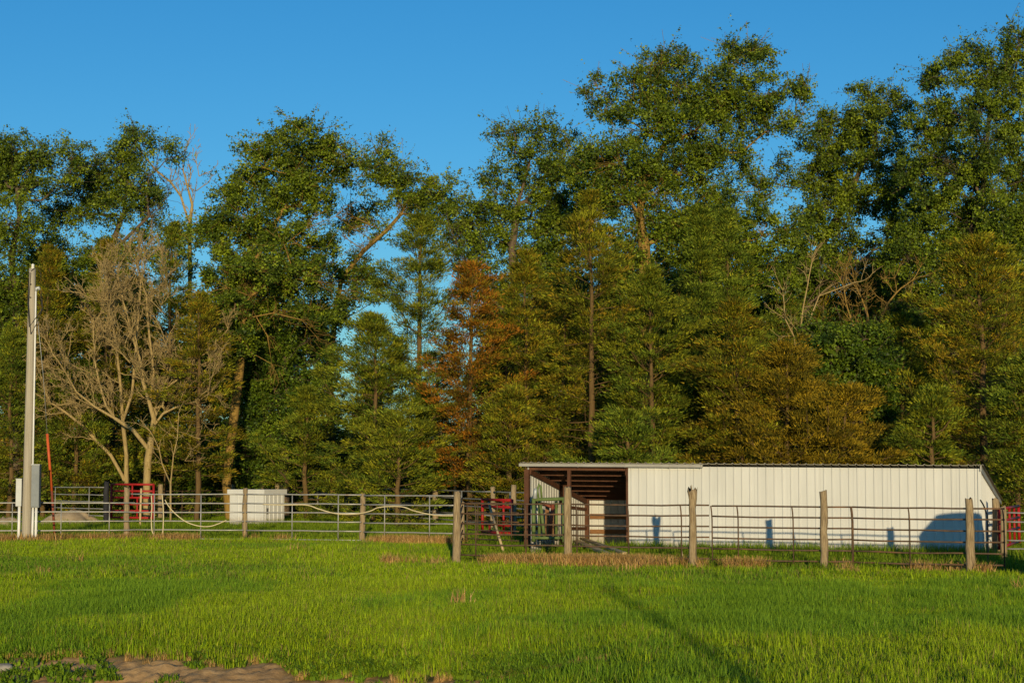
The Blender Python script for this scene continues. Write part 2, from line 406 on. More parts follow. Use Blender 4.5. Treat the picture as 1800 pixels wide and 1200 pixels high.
def broadleaf(name, label, seed, base_px, Y, trunk, lobes, pal='elm', leaves=38000, r_base=.25, bark='bark_dark', leaf=.130, clump=.36,
              bare=(), group='tall leafy trees of the windbreak', sparse=None):
    """trunk: list of (px, py[, dY]) from the ground up; lobes: (px, py, rx, ry[, density]) in photo pixels at distance Y"""
    rng = np.random.default_rng(seed); k = Y / FPX
    b = PX(base_px, Y)
    root = tree_root(name, label, 'tree', b, group)
    B = np.array(b)
    sk = Skel((0, 0, -.15), rng)
    par = 0
    for t in trunk:
        par = sk.add(np.array(P(t[0], t[1], Y + (t[2] if len(t) > 2 else 0))) - B, par)
    # bare limbs drawn from the photograph: lists of (px, py)
    for br in bare:
        pts = [np.array(P(q[0], q[1], Y + (q[2] if len(q) > 2 else -1.0))) - B for q in br]
        par = sk.nearest(pts[0])
        e = sk.path(par, pts)
        for i in range(9 * len(pts)):
            j = e - rng.integers(0, len(pts))
            d = unit(sk.p[j] - sk.p[sk.par[j]] + rng.normal(0, .5, 3)) * rng.uniform(.5, 1.5)
            sk.curve(j, sk.p[j] + d, 3, .5, kind=2)
    LB = []
    full = list(lobes)
    for lo in lobes:                      # smaller side lobes break up the outline
        for _ in range(3):
            a = rng.uniform(0, 2 * PI); f = rng.uniform(.5, .75)
            full.append((lo[0] + math.cos(a) * lo[2] * .8, lo[1] + math.sin(a) * lo[3] * .8 + 4, lo[2] * f, lo[3] * f, (lo[4] if len(lo) > 4 else 1.0) * .8))
    for _ in range(int(len(lobes) * .8)):     # inner lobes join neighbouring ones
        a, b_ = rng.choice(len(lobes), 2, replace=False); la, lb = lobes[a], lobes[b_]
        if math.hypot(la[0] - lb[0], la[1] - lb[1]) < 1.1 * (la[2] + lb[2]):
            full.append(((la[0] + lb[0]) / 2, (la[1] + lb[1]) / 2, (la[2] + lb[2]) * .42, (la[3] + lb[3]) * .42, .9 * min(la[4] if len(la) > 4 else 1, lb[4] if len(lb) > 4 else 1), 1.5))
    for lo in full:
        px, py, rx, ry = lo[:4]; den = lo[4] if len(lo) > 4 else 1.0
        dY = rng.uniform(-1, 1) * (rx * k * .9) + (lo[5] if len(lo) > 5 else 0)
        c = np.array(P(px, py, Y + dY)) - B
        LB.append((c, np.array([rx * k, max(rx, ry) * k * 1.0, ry * k]), den))
    order = sorted(range(len(LB)), key=lambda i: np.linalg.norm(LB[i][0] - sk.p[len(trunk)]) + .5 * LB[i][0][2])
    area = sum(l[1][0] * l[1][2] * l[2] for l in LB); leaves = int(leaves * 2.62)
    Vs, Cs = [], []
    for i in order:
        c, r, den = LB[i]
        if c[2] < .5: c[2] = .5
        q = sk.nearest(c, (0, 1))
        L = np.linalg.norm(c - sk.p[q])
        e = sk.curve(q, c - np.array([0, 0, .25 * r[2]]), max(2, int(L / .9) + 1), .16, -.05, kind=1)
        nl = int(leaves * (r[0] * r[2] * den) / area)
        # sub-clumps, each a spray of leaves at a twig end
        nc = max(5, int(13 * r[0] * r[1] / (clump * clump) * .17 * (.6 + .4 * den)))
        u = unit(rng.normal(0, 1, (nc, 3))); rad = rng.uniform(.35, 1.08, (nc, 1)) ** .6
        cc = c + u * rad * r
        cc[:, 2] += .12 * r[2] * rng.normal(0, 1, nc)
        cc[:, 2] = np.maximum(cc[:, 2], .25)
        for w in cc[:max(4, int(nc * .26))]:
            sk.curve(e, w, 2, .35, .04, kind=2)
        size = rng.uniform(.5, 1.25, nc) * clump
        wts = size ** 2; wts /= wts.sum()
        ci = rng.choice(nc, nl, p=wts)
        off = unit(rng.normal(0, 1, (nl, 3))) * (rng.random((nl, 1)) ** .6) * np.array([1.1, 1.1, .85]) * size[ci][:, None]
        pos = cc[ci] + off
        # loose shoots that reach out of the lobe and feather its edge
        nsh = max(5, int(9 * r[0] * r[2] + 4)); u2 = unit(rng.normal(0, 1, (nsh, 3)) + np.array([0, -.2, .25]))
        p0 = c + u2 * r * rng.uniform(.75, 1.0, (nsh, 1)); dr = unit(u2 + rng.normal(0, .55, (nsh, 3)) + np.array([0, 0, .35])); ls = rng.uniform(.5, 1.35, nsh)
        for q2 in range(0, nsh, 2): sk.add(p0[q2] + dr[q2] * ls[q2] * .9, sk.add(p0[q2], e, 2), 2)
        ms = int(nl * .12); si = rng.integers(0, nsh, ms); tt = rng.random((ms, 1)) ** .8
        off[:ms] = rng.normal(0, .11, (ms, 3)) * (1.25 - tt); pos[:ms] = p0[si] + dr[si] * ls[si][:, None] * tt + off[:ms] + np.array([0, 0, -.12]) * tt ** 2
        ax = off * .5 / size[ci][:, None] + rng.normal(0, .7, (nl, 3)) + np.array([0, -.1, -.15])
        nr = rng.normal(0, .75, (nl, 3)) + np.array([0, -.45, .75])
        ln = leaf * rng.choice([.6, .85, 1.2], nl) * rng.uniform(.75, 1.25, nl)
        Vs.append(leaf_quads(pos, ax, nr, ln, ln * rng.uniform(.6, .95, nl)))
        cl = rng.normal(0, .5, nc)
        Cs.append(leaf_cols(rng, nl, GREEN[pal], cl[ci]))
    V = np.concatenate(Vs); C = np.concatenate(Cs)
    V[:, :, 2] = np.maximum(V[:, :, 2], .03)
    link('trunk', sk.mesh('trunk', r_base, .004, .72, .009), root, bark)
    cr = link('crown', quad_mesh('crown', V, C), root, 'leaf')
    return root

CED = dict(
    olive=((.150, .165, .009), (.255, .255, .014), (.060, .076, .007)),
    green=((.105, .155, .012), (.195, .245, .022), (.045, .074, .008)),
    bronze=((.200, .150, .009), (.310, .212, .013), (.085, .075, .007)),
    rust=((.275, .108, .010), (.390, .155, .012), (.135, .070, .009)),
    brown=((.180, .135, .009), (.285, .190, .012), (.075, .068, .007)),
)
def cedar(name, label, seed, px, Y, top, half, pal='olive', pal2='bronze', mix=.3, quads=21000, bottom=.6, dens=1.0, lean=0.0, pw=.75,
          group='cedars of the windbreak', rb=.13, wind=.0, spray=.19, gap=.0):
    half *= 1.17; quads = int(quads * 2.22); pw = pw + .14
    rng = np.random.default_rng(seed); k = Y / FPX
    b = PX(px, Y); B = np.array(b); topz = P(px, top, Y)[2]; R = half * k
    root = tree_root(name, label, 'tree', b, group)
    sk = Skel((0, 0, -.15), rng)
    n = 16; tz = np.linspace(0, 1, n + 1)[1:]
    par = 0; tr = [0]
    wx, wy = 0, 0
    for t in tz:
        wx += rng.normal(0, .05); wy += rng.normal(0, .05)
        par = sk.add((wx * .6 + lean * t * topz, wy * .6, t * topz), par); tr.append(par)
    nb = int(86 * dens * (topz / 9.0) ** .7)
    tufts = []
    # a few outline lobes so that the cone is uneven
    ph = rng.uniform(0, 2 * PI, 6); am = rng.uniform(.10, .30, 6); fr = rng.integers(1, 4, 6); fz = rng.uniform(2, 9, 6)
    for i in range(nb):
        t = (i + rng.random()) / nb; t = t ** .88
        z = bottom + (topz - bottom) * t
        a = i * 2.39996 + rng.normal(0, .7)
        prof = (1 - t) ** pw * (.55 + .45 * min(1, (t + .06) / .22))
        wob = 1 + sum(am[j] * math.sin(fr[j] * a + fz[j] * t + ph[j]) for j in range(6))
        if gap and rng.random() < gap: continue
        L = max(.18, R * prof * wob * rng.uniform(.6, 1.18))
        ti = min(n - 1, max(0, int(z / topz * n)))
        p0 = sk.p[tr[ti]] * (1 - (z / topz * n - ti)) + sk.p[tr[ti + 1]] * (z / topz * n - ti)
        node = tr[ti]
        up = -.24 + .95 * t + rng.normal(0, .13)
        d = np.array([math.cos(a), math.sin(a), up]); d /= np.linalg.norm(d)
        cur = sk.add(p0, node, 1)
        m = max(2, int(L / .45) + 1); pos = p0.copy(); dd = d.copy()
        for s in range(m):
            dd = unit(dd + rng.normal(0, .12, 3) + np.array([0, 0, .09])); pos = pos + dd * (L / m)
            cur = sk.add(pos, cur, 1)
            f = (s + 1) / m
            if f > .17:
                ns = 2 + int(2.2 * f + rng.random())
                for q in range(ns):
                    side = unit(np.cross(dd, [0, 0, 1]) + 1e-6) * rng.choice([-1, 1])
                    sl = rng.uniform(.15, .55) * min(1, L / 1.6 + .25) * (1.15 - .5 * f)
                    e = pos + unit(dd * .6 + side * rng.uniform(.2, 1.0) + np.array([0, 0, rng.normal(.02, .16)])) * sl
                    if rng.random() < .3: sk.add(e, cur, 2)
                    tufts.append((*e, *dd, f))
            elif rng.random() < .5:          # bare dead twig near the trunk
                sk.curve(cur, pos + unit(rng.normal(0, 1, 3) + np.array([0, -.4, -.25])) * rng.uniform(.3, .9), 3, .5, kind=2)
        tufts.append((*pos, *dd, 1.0))
    # leader
    for i in range(14): tufts.append((*(sk.p[tr[-1]] + rng.normal(0, .07, 3) - np.array([0, 0, rng.uniform(0, .9)])), 0, 0, 1, 1.0))
    T = np.array(tufts); nt_ = len(T)
    ci = rng.integers(0, nt_, quads)
    d = T[ci, 3:6]
    sz = (rng.uniform(.6, 1.3, nt_))[ci][:, None]
    off = rng.normal(0, 1, (quads, 3)) * np.array([.165, .165, .058]) * sz
    pos = T[ci, :3] + off
    ax = d * 1.1 + off * 3.0 + rng.normal(0, .30, (quads, 3)) + np.array([0, 0, .28])
    nr = rng.normal(0, .8, (quads, 3)) + np.array([0, -.4, .6])
    ln = spray * rng.uniform(.5, 1.25, quads)
    V = leaf_quads(pos, ax, nr, ln, ln * rng.uniform(.15, .27, quads))
    cl = rng.normal(-.05, .75, nt_)
    which = rng.random(nt_) < mix
    c1 = leaf_cols(rng, quads, CED[pal], cl[ci]); c2 = leaf_cols(rng, quads, CED[pal2], cl[ci])
    C = np.where(which[ci][:, None], c2, c1)
    V[:, :, 2] = np.maximum(V[:, :, 2], .03)
    link('trunk', sk.mesh('trunk', rb, .004, .5, .010), root, 'bark_cedar')
    link('crown', quad_mesh('crown', V, C), root, 'needle')
    return root

def grow(sk, par, d, L, depth, rng, spread=.55, up=.12, ratio=.72, nseg=3, kids=(2, 3), twig=3):
    """recursive bare branching"""
    pos = sk.p[par].copy()
    ids = []
    for s in range(nseg):
        d = unit(d + rng.normal(0, .16, 3) + np.array([0, 0, up * .5])); pos = pos + d * (L / nseg)
        par = sk.add(pos, par); ids.append(par)
    if depth <= 0: return
    for c in range(rng.integers(kids[0], kids[1] + 1)):
        nd = unit(d + rng.normal(0, spread, 3) + np.array([0, 0, up]))
        grow(sk, ids[-1], nd, L * ratio * rng.uniform(.75, 1.2), depth - 1, rng, spread, up, ratio, nseg, kids, twig)
    for c in range(twig):
        nd = unit(d + rng.normal(0, spread * 1.5, 3)); j = ids[rng.integers(0, len(ids))]
        grow(sk, j, nd, L * ratio * .6 * rng.uniform(.6, 1.2), min(depth - 1, 1), rng, spread, up, ratio, 2, (1, 2), 1)

def bare_tree(name, label, seed, px, Y, stems, bark='bark_dead', r_base=.22, depth=3, group=None, L0=1.6, rmin=.011, sx=1.0, sy=1.0, **kw):
    """stems: lists of (px, py, dY) polylines; branching twigs grow from them"""
    rng = np.random.default_rng(seed)
    b = PX(px, Y); B = np.array(b)
    root = tree_root(name, label, 'tree', b, group)
    sk = Skel((0, 0, -.15), rng)
    for st in stems:
        st = [(px + (q[0] - px) * sx, 850 - (850 - q[1]) * sy, *q[2:]) for q in st]
        pts = [np.array(P(q[0], q[1], Y + (q[2] if len(q) > 2 else 0))) - B for q in st]
        par = sk.nearest(pts[0]) if len(sk.p) > 1 else 0
        a = len(sk.p); last = sk.path(par, pts)
        ids = list(range(a, len(sk.p)))
        d = unit(sk.p[ids[-1]] - sk.p[sk.par[ids[-1]]])
        grow(sk, ids[-1], d, L0, depth, rng, **kw)
        for j in ids[len(ids) // 3:]:
            dd = unit(sk.p[j] - sk.p[sk.par[j]])
            for _ in range(2):
                grow(sk, j, unit(dd + rng.normal(0, .7, 3)), L0 * .7, depth - 1, rng, **kw)
    link('trunk', sk.mesh('trunk', r_base, .004, .5, rmin), root, bark)
    return root

# --- tall leafy trees, photo pixels at their own distances
WB = 'tall leafy trees of the windbreak'
broadleaf('elm_tree', 'dark leafy tree with ragged flat top behind the utility pole', 11, 30, 92,
    [(30, 760), (25, 650), (30, 540), (20, 450), (35, 380), (40, 310)],
    [(30, 262, 52, 28), (95, 265, 42, 22), (0, 315, 60, 42), (60, 330, 40, 22), (125, 298, 30, 18), (20, 385, 62, 34), (-30, 300, 50, 50), (-25, 450, 60, 50),
     (40, 500, 60, 40), (-20, 560, 60, 50), (70, 560, 50, 45), (20, 640, 70, 50), (60, 700, 60, 45)], 'elm', 36000, group=WB)
broadleaf('elm_tree', 'leafy tree with a tuft of bare limbs on its crown, behind the dead grey tree', 12, 190, 96,
    [(195, 760), (190, 640), (200, 540), (190, 450), (215, 380), (225, 320)],
    [(240, 258, 44, 28), (290, 262, 26, 22, .6), (200, 292, 42, 24), (150, 288, 30, 18), (235, 320, 52, 34), (155, 335, 42, 22), (185, 372, 56, 26), (112, 378, 40, 26),
     (262, 352, 24, 22), (130, 440, 58, 36), (210, 445, 50, 28), (75, 470, 40, 32), (285, 405, 38, 26), (100, 540, 60, 50), (200, 520, 60, 40), (310, 470, 40, 40, .5)],
    'elm', 34000, group=WB, bare=[[(262, 380), (258, 340), (262, 310)], [(268, 380), (290, 350), (296, 335)]])
bare_tree('dead_tree', 'thin bare grey treetop standing against the sky', 13, 333, 97,
    [[(333, 780), (332, 600), (334, 480), (333, 400), (338, 360), (330, 330), (322, 300)], [(338, 360), (346, 335), (350, 310)], [(330, 385), (318, 345), (300, 320), (275, 300), (262, 285)]],
    r_base=.11, depth=3, group=None, L0=1.0, spread=.4, up=.18, kids=(1, 2), twig=2, rmin=.014)
broadleaf('elm_tree', 'large leaning leafy tree with yellow lichened trunk and many dead twigs', 14, 405, 86,
    [(398, 850), (408, 760), (418, 680), (425, 610), (429, 560), (433, 515), (446, 465), (470, 415), (500, 365), (528, 320)],
    [(545, 236, 52, 26, .8), (475, 262, 48, 26), (560, 285, 52, 36), (485, 315, 60, 42), (402, 335, 34, 26), (430, 375, 58, 42), (535, 365, 52, 40), (378, 420, 34, 30),
     (480, 435, 60, 40), (395, 470, 40, 36), (440, 520, 60, 36, .7), (565, 440, 40, 30, .7), (615, 285, 28, 26, .5), (520, 500, 60, 40, .8), (425, 590, 40, 30, .7, -2.2), (470, 470, 50, 34, .8, -2.5), (400, 540, 36, 30, .6, -2), (560, 540, 40, 34, .6)],
    'elm', 44000, r_base=.21, bark='bark_yellow', group=WB,
    bare=[[(440, 520), (400, 505), (360, 515)], [(470, 500), (520, 490), (560, 495), (600, 510)], [(430, 560), (480, 550), (530, 562), (555, 590)], [(440, 540), (470, 590), (478, 640)],
          [(500, 430), (470, 480), (450, 520)], [(540, 400), (590, 380), (620, 400)], [(425, 610), (385, 600), (355, 640)]])
broadleaf('elm_tree', 'dense deep green tree filling the shade beside the leaning yellow trunk', 15, 500, 90,
    [(500, 800), (505, 720), (500, 640), (510, 560)],
    [(470, 590, 55, 40), (540, 590, 50, 45), (440, 650, 50, 40), (510, 660, 60, 45), (570, 640, 30, 40, .7), (470, 730, 55, 45), (540, 740, 50, 50), (430, 790, 40, 40), (500, 800, 60, 40), (440, 480, 40, 30), (380, 560, 40, 40, .6)],
    'deep', 34000, group=WB)
broadleaf('elm_tree', 'loose open leafy tree whose long pale limb slants up across the sky', 16, 585, 94,
    [(585, 780), (580, 660), (588, 560), (600, 490), (640, 440), (680, 405), (706, 375), (716, 350)],
    [(662, 262, 26, 18, .5), (648, 305, 36, 22, .5), (692, 300, 34, 22, .5), (725, 330, 38, 26, .6), (700, 360, 30, 22, .5), (772, 332, 38, 26, .7), (806, 370, 32, 28, .7), (765, 385, 30, 24, .6),
     (640, 400, 36, 26, .45), (600, 470, 45, 32, .6), (645, 500, 40, 26, .6), (570, 530, 45, 34, .7), (560, 600, 40, 40, .5), (640, 360, 30, 24, .35), (820, 410, 24, 30, .6)],
    'elm', 21000, r_base=.15, bark='bark_yellow', group=WB,
    bare=[[(640, 440), (610, 420), (585, 400)], [(680, 405), (650, 395), (620, 380)], [(700, 380), (660, 420), (640, 432)]])
broadleaf('elm_tree', 'slim leafy tree with feathery top, left of the tallest spreading crown', 17, 905, 92,
    [(905, 780), (900, 640), (905, 540), (900, 440), (910, 360), (930, 290)],
    [(885, 228, 26, 16, .45), (945, 212, 30, 20, .45), (905, 262, 38, 22, .6), (972, 245, 38, 22, .7), (872, 312, 34, 26, .6), (940, 308, 48, 32), (868, 368, 38, 28, .7), (932, 376, 52, 36),
     (990, 330, 42, 42), (862, 420, 38, 28, .8), (930, 440, 56, 36), (1000, 420, 48, 38), (790, 450, 35, 35, .5), (850, 500, 40, 40, .7), (930, 520, 60, 40), (800, 400, 25, 30, .5)],
    'elm', 34000, group=WB, bare=[[(900, 560), (850, 510), (815, 460), (800, 420)]])
broadleaf('elm_tree', 'tallest broad spreading leafy tree rising behind the twin cedar tops', 18, 1135, 86,
    [(1140, 780), (1138, 640), (1136, 520), (1132, 430), (1124, 380), (1130, 330), (1170, 250), (1220, 180)],
    [(1190, 95, 32, 17), (1150, 112, 34, 20, .8), (1285, 90, 26, 20), (1325, 100, 36, 22), (1115, 150, 38, 26, .8), (1050, 150, 30, 22, .6), (1180, 155, 56, 36), (1262, 145, 48, 36), (1345, 160, 46, 34), (1398, 165, 32, 22, .8),
     (1060, 195, 30, 26, .6), (1130, 218, 66, 40), (1220, 225, 66, 44), (1308, 205, 46, 30), (1370, 215, 42, 18, .8), (1090, 280, 66, 36), (1190, 295, 76, 46), (1285, 285, 46, 36), (1032, 300, 44, 38), (1100, 350, 66, 38),
     (1200, 368, 76, 42), (1290, 368, 56, 42), (1335, 330, 28, 26, .8), (1160, 430, 76, 42), (1262, 450, 76, 46), (1060, 430, 46, 46), (1340, 405, 52, 38), (1345, 475, 50, 46), (1200, 520, 70, 40), (1120, 500, 50, 40)],
    'elm', 78000, r_base=.32, bark='bark_yellow', group=WB, bare=[[(1128, 385), (1112, 360), (1104, 335)], [(1128, 385), (1146, 360), (1150, 340)]])
broadleaf('elm_tree', 'leafy tree with three small tufts on top and sky gaps below', 19, 1440, 92,
    [(1420, 780), (1412, 640), (1414, 540), (1418, 480), (1450, 420), (1490, 350), (1520, 280)],
    [(1508, 165, 24, 18, .7), (1558, 175, 28, 20, .7), (1592, 190, 18, 16, .6), (1480, 210, 42, 24), (1540, 228, 50, 30), (1430, 250, 32, 22, .8), (1490, 278, 46, 32), (1440, 308, 36, 22), (1560, 288, 46, 32),
     (1452, 358, 46, 30), (1520, 350, 52, 30), (1420, 410, 42, 28), (1475, 410, 42, 24, .7), (1595, 350, 45, 36), (1440, 470, 46, 30), (1570, 420, 40, 30), (1380, 300, 24, 26, .4), (1395, 500, 40, 40)],
    'elm', 40000, group=WB, bare=[[(1500, 470), (1535, 440), (1565, 430)], [(1440, 500), (1480, 490), (1505, 470)]])
broadleaf('elm_tree', 'tall leafy tree with dead pale limbs hanging in its crown, behind the shed end', 20, 1690, 84,
    [(1680, 780), (1676, 640), (1680, 520), (1700, 420), (1730, 330), (1735, 250), (1740, 180)],
    [(1698, 95, 34, 22, .8), (1655, 130, 32, 22), (1735, 130, 38, 28), (1792, 72, 26, 26), (1785, 130, 38, 32), (1645, 205, 42, 28), (1630, 245, 42, 28), (1720, 190, 48, 28, .8), (1792, 200, 42, 32), (1690, 275, 46, 30, .8),
     (1785, 280, 42, 36), (1622, 300, 38, 32), (1800, 350, 40, 42), (1640, 370, 56, 36), (1715, 385, 46, 26), (1660, 440, 56, 36), (1770, 430, 46, 36), (1595, 445, 46, 36), (1840, 120, 40, 50), (1840, 250, 45, 50), (1850, 400, 50, 60),
     (1620, 540, 50, 50), (1600, 640, 40, 50), (1580, 720, 35, 50), (1740, 300, 45, 34, .8, -2.5), (1730, 240, 44, 30, .8, -2.5), (1760, 370, 44, 34, .9, -2.5), (1700, 340, 40, 30, .7, -2)],
    'elm', 74000, r_base=.27, group=WB, bare=[[(1725, 345), (1710, 320), (1690, 305), (1672, 285)], [(1730, 260), (1715, 225), (1722, 200)], [(1700, 410), (1740, 345), (1765, 330)]])
broadleaf('elm_tree', 'low green leafy tree in front of bare golden branches above the shed', 21, 1500, 73,
    [(1500, 800), (1496, 740), (1500, 680)],
    [(1470, 610, 44, 28), (1530, 640, 42, 34), (1430, 650, 44, 34), (1490, 690, 50, 36), (1550, 700, 28, 40), (1440, 590, 30, 24, .6), (1400, 690, 40, 30), (1520, 590, 30, 24, .7)],
    'deep', 19000, r_base=.16, group=WB)

# --- bare trees in front
DT = dict(spread=.50, up=.10, kids=(2, 3), twig=4)
bare_tree('dead_tree', 'leafless grey tree with many twiggy stems, beside the red gate', 31, 258, 83,
    [[(258, 850), (260, 800), (268, 740), (270, 715), (262, 680), (252, 640), (246, 590), (235, 550), (226, 505)], [(268, 740), (278, 700), (284, 660), (288, 610), (290, 560), (288, 500)],
     [(270, 730), (285, 705), (310, 690), (340, 680, -1)], [(262, 780), (236, 740), (205, 715), (170, 690), (140, 660), (122, 620, -1)], [(284, 690), (292, 650), (320, 625), (345, 590)],
     [(205, 715), (190, 690, 1), (178, 640, 1), (170, 590, 1)], [(252, 640), (230, 600, -1), (222, 560, -1), (205, 520, -1)], [(262, 690), (270, 620, 1), (262, 540, 1), (258, 480, 1)],
     [(236, 740), (222, 680, 1.5), (212, 620, 1), (205, 560, 1), (200, 500, 1)]],
    r_base=.17, depth=4, L0=1.15, rmin=.0085, sx=1.05, sy=.85, spread=.46, up=.14, kids=(2, 3), twig=5)
bare_tree('dead_tree', 'bare multi-stemmed tree leaning left behind the grey dead tree', 32, 222, 85,
    [[(222, 850), (222, 790), (216, 720), (212, 640), (206, 570), (200, 520), (196, 470)], [(214, 830), (196, 790), (172, 760), (150, 730), (138, 690), (128, 640)], [(216, 720), (232, 660), (236, 600), (240, 540), (243, 480), (246, 440)],
     [(150, 730), (120, 700), (95, 680), (85, 650)]],
    r_base=.13, depth=4, L0=1.1, rmin=.0085, sx=1.05, sy=.84, **DT)
bare_tree('dead_tree', 'bare golden twiggy branches spreading above the low green tree', 33, 1515, 82,
    [[(1515, 800), (1510, 700), (1503, 600), (1500, 550), (1490, 520)], [(1535, 620), (1530, 570), (1525, 530), (1515, 500)], [(1508, 660), (1540, 560), (1560, 510), (1575, 490)]],
    r_base=.085, depth=3, L0=1.0, rmin=.0085, bark='bark_yellow', sy=.93, **DT)
bare_tree('dead_tree', 'thin leafless sapling rising from the bronze cedars', 34, 1402, 73,
    [[(1402, 800), (1402, 640), (1406, 590), (1412, 540), (1420, 500)], [(1404, 625), (1420, 570), (1440, 520), (1480, 505)], [(1404, 640), (1395, 590), (1380, 560)]],
    r_base=.06, depth=2, L0=.9, rmin=.008, **DT)
bare_tree('dead_tree', 'low leafless brush with curling twigs under the pale cedar', 35, 800, 86,
    [[(800, 850), (790, 800), (775, 760)], [(800, 850), (815, 790), (835, 750)], [(800, 845), (800, 790), (805, 740)], [(800, 850), (760, 810), (735, 780)]],
    r_base=.07, depth=3, L0=1.0, rmin=.009, spread=.6, up=.05, kids=(2, 3), twig=3)
bare_tree('dead_tree', 'short bare brush beside the cedar trunk behind the red gate', 36, 300, 80,
    [[(300, 850), (305, 800), (312, 770)], [(300, 850), (285, 815), (280, 790)], [(300, 850), (325, 810), (335, 800)]],
    r_base=.05, depth=2, L0=.9, rmin=.009, spread=.7, up=-.02, kids=(2, 3), twig=3)

# --- cedars
CG = 'cedars of the windbreak'
cedar('cedar_tree', 'open pale green cedar with its bare dark trunk showing below', 41, 740, 80, 385, 130, 'olive', 'green', .5, 29000, 2.2, 1.0, pw=.62, gap=.03, rb=.16)
cedar('cedar_tree', 'cedar with rust orange foliage beside the open pale cedar', 42, 825, 76, 470, 112, 'rust', 'bronze', .42, 19000, 1.4, .85, pw=.5, gap=.06)
cedar('cedar_tree', 'olive cedar between the rust orange cedar and the thick bare trunk', 43, 930, 77, 450, 115, 'olive', 'bronze', .4, 20000, .6, .9, pw=.6)
cedar('cedar_tree', 'tall thin-topped olive cedar with a thick bare trunk behind the open bay', 44, 1037, 75, 345, 150, 'olive', 'bronze', .35, 25000, 1.8, .85, pw=.72, gap=.06, rb=.15)
cedar('cedar_tree', 'olive cedar behind the shed gutter with dead twigs inside', 45, 1150, 73, 480, 115, 'olive', 'green', .4, 21000, .6, .9, pw=.6)
cedar('cedar_tree', 'pointed green cedar, slimmer of the twin tops above the shed', 46, 1237, 75, 372, 92, 'green', 'olive', .2, 24000, .6, 1.0, pw=.85)
cedar('cedar_tree', 'pointed green cedar, broader of the twin tops above the shed', 47, 1282, 76, 380, 112, 'green', 'olive', .2, 24000, .6, 1.0, pw=.85)
cedar('cedar_tree', 'bushy bronze brown cedar behind the middle of the shed roof', 48, 1385, 69, 612, 135, 'brown', 'bronze', .4, 23000, .4, 1.0, pw=.5)
cedar('cedar_tree', 'bushy bronze cedar sloping down toward the shed end', 49, 1480, 69, 690, 118, 'bronze', 'brown', .4, 21000, .4, 1.0, pw=.5)
cedar('cedar_tree', 'dull green cedar tucked under the twin pointed cedars', 50, 1300, 70, 540, 110, 'olive', 'brown', .45, 20000, .4, 1.0, pw=.55)
cedar('cedar_tree', 'large olive cedar with a bare lower trunk past the shed end', 51, 1735, 70, 420, 160, 'olive', 'bronze', .4, 28000, 1.9, 1.0, pw=.55, rb=.15)
cedar('cedar_tree', 'small yellow green cedar against the end of the shed', 52, 1640, 67, 690, 70, 'olive', 'green', .4, 9000, .3, .8, pw=.5)
cedar('cedar_tree', 'dark green low cedar beyond the red gate by the shed', 53, 1815, 66, 620, 80, 'green', 'olive', .4, 13000, .3, .9, pw=.5)
cedar('cedar_tree', 'brownish olive cedar rising behind the utility pole', 54, 75, 88, 440, 95, 'olive', 'brown', .5, 18000, .5, .9, pw=.55)
cedar('cedar_tree', 'fresh green low cedar behind the grey dirt mound', 55, 130, 87, 640, 85, 'green', 'olive', .3, 14000, .3, .9, pw=.45)
cedar('cedar_tree', 'fresh green bushy cedar behind the meter boxes', 56, 15, 86, 590, 95, 'green', 'olive', .4, 16000, .3, .9, pw=.45)
cedar('cedar_tree', 'olive brown cedar with slender grey trunk beside the white pump house', 57, 345, 82, 520, 75, 'bronze', 'olive', .5, 11000, 2.2, .8, pw=.55, gap=.2)
cedar('cedar_tree', 'brown green cedar standing behind the leafless grey tree', 58, 190, 88, 430, 95, 'olive', 'brown', .4, 17000, .6, .9, pw=.55)
cedar('cedar_tree', 'green cedar half hidden by the leafless twiggy crown', 59, 290, 90, 400, 85, 'green', 'olive', .5, 16000, .6, .9, pw=.6)
cedar('cedar_tree', 'spreading olive cedar with low skirts behind the middle fence posts', 60, 655, 77, 560, 105, 'olive', 'green', .4, 20000, .35, .9, pw=.5, gap=.06)
cedar('cedar_tree', 'low wide olive cedar skirting the ground under the open cedar', 61, 700, 74, 740, 95, 'olive', 'green', .3, 11000, .25, .8, pw=.35)
cedar('cedar_tree', 'dark olive cedar behind the right corner of the white pump house', 62, 540, 84, 690, 75, 'olive', 'green', .4, 11000, .4, .8, pw=.5)
cedar('cedar_tree', 'short olive cedar behind the left corner of the shed roof', 63, 890, 72, 690, 75, 'olive', 'bronze', .4, 11000, .3, .8, pw=.45)
cedar('cedar_tree', 'low green cedar brushing the shed roof beside the gutter end', 64, 1110, 68, 735, 95, 'green', 'olive', .3, 11000, .3, .8, pw=.4)
cedar('cedar_tree', 'dark olive cedar in the gap left of the large cedar', 65, 1590, 78, 560, 90, 'olive', 'green', .4, 14000, .4, .8, pw=.5, gap=.1)

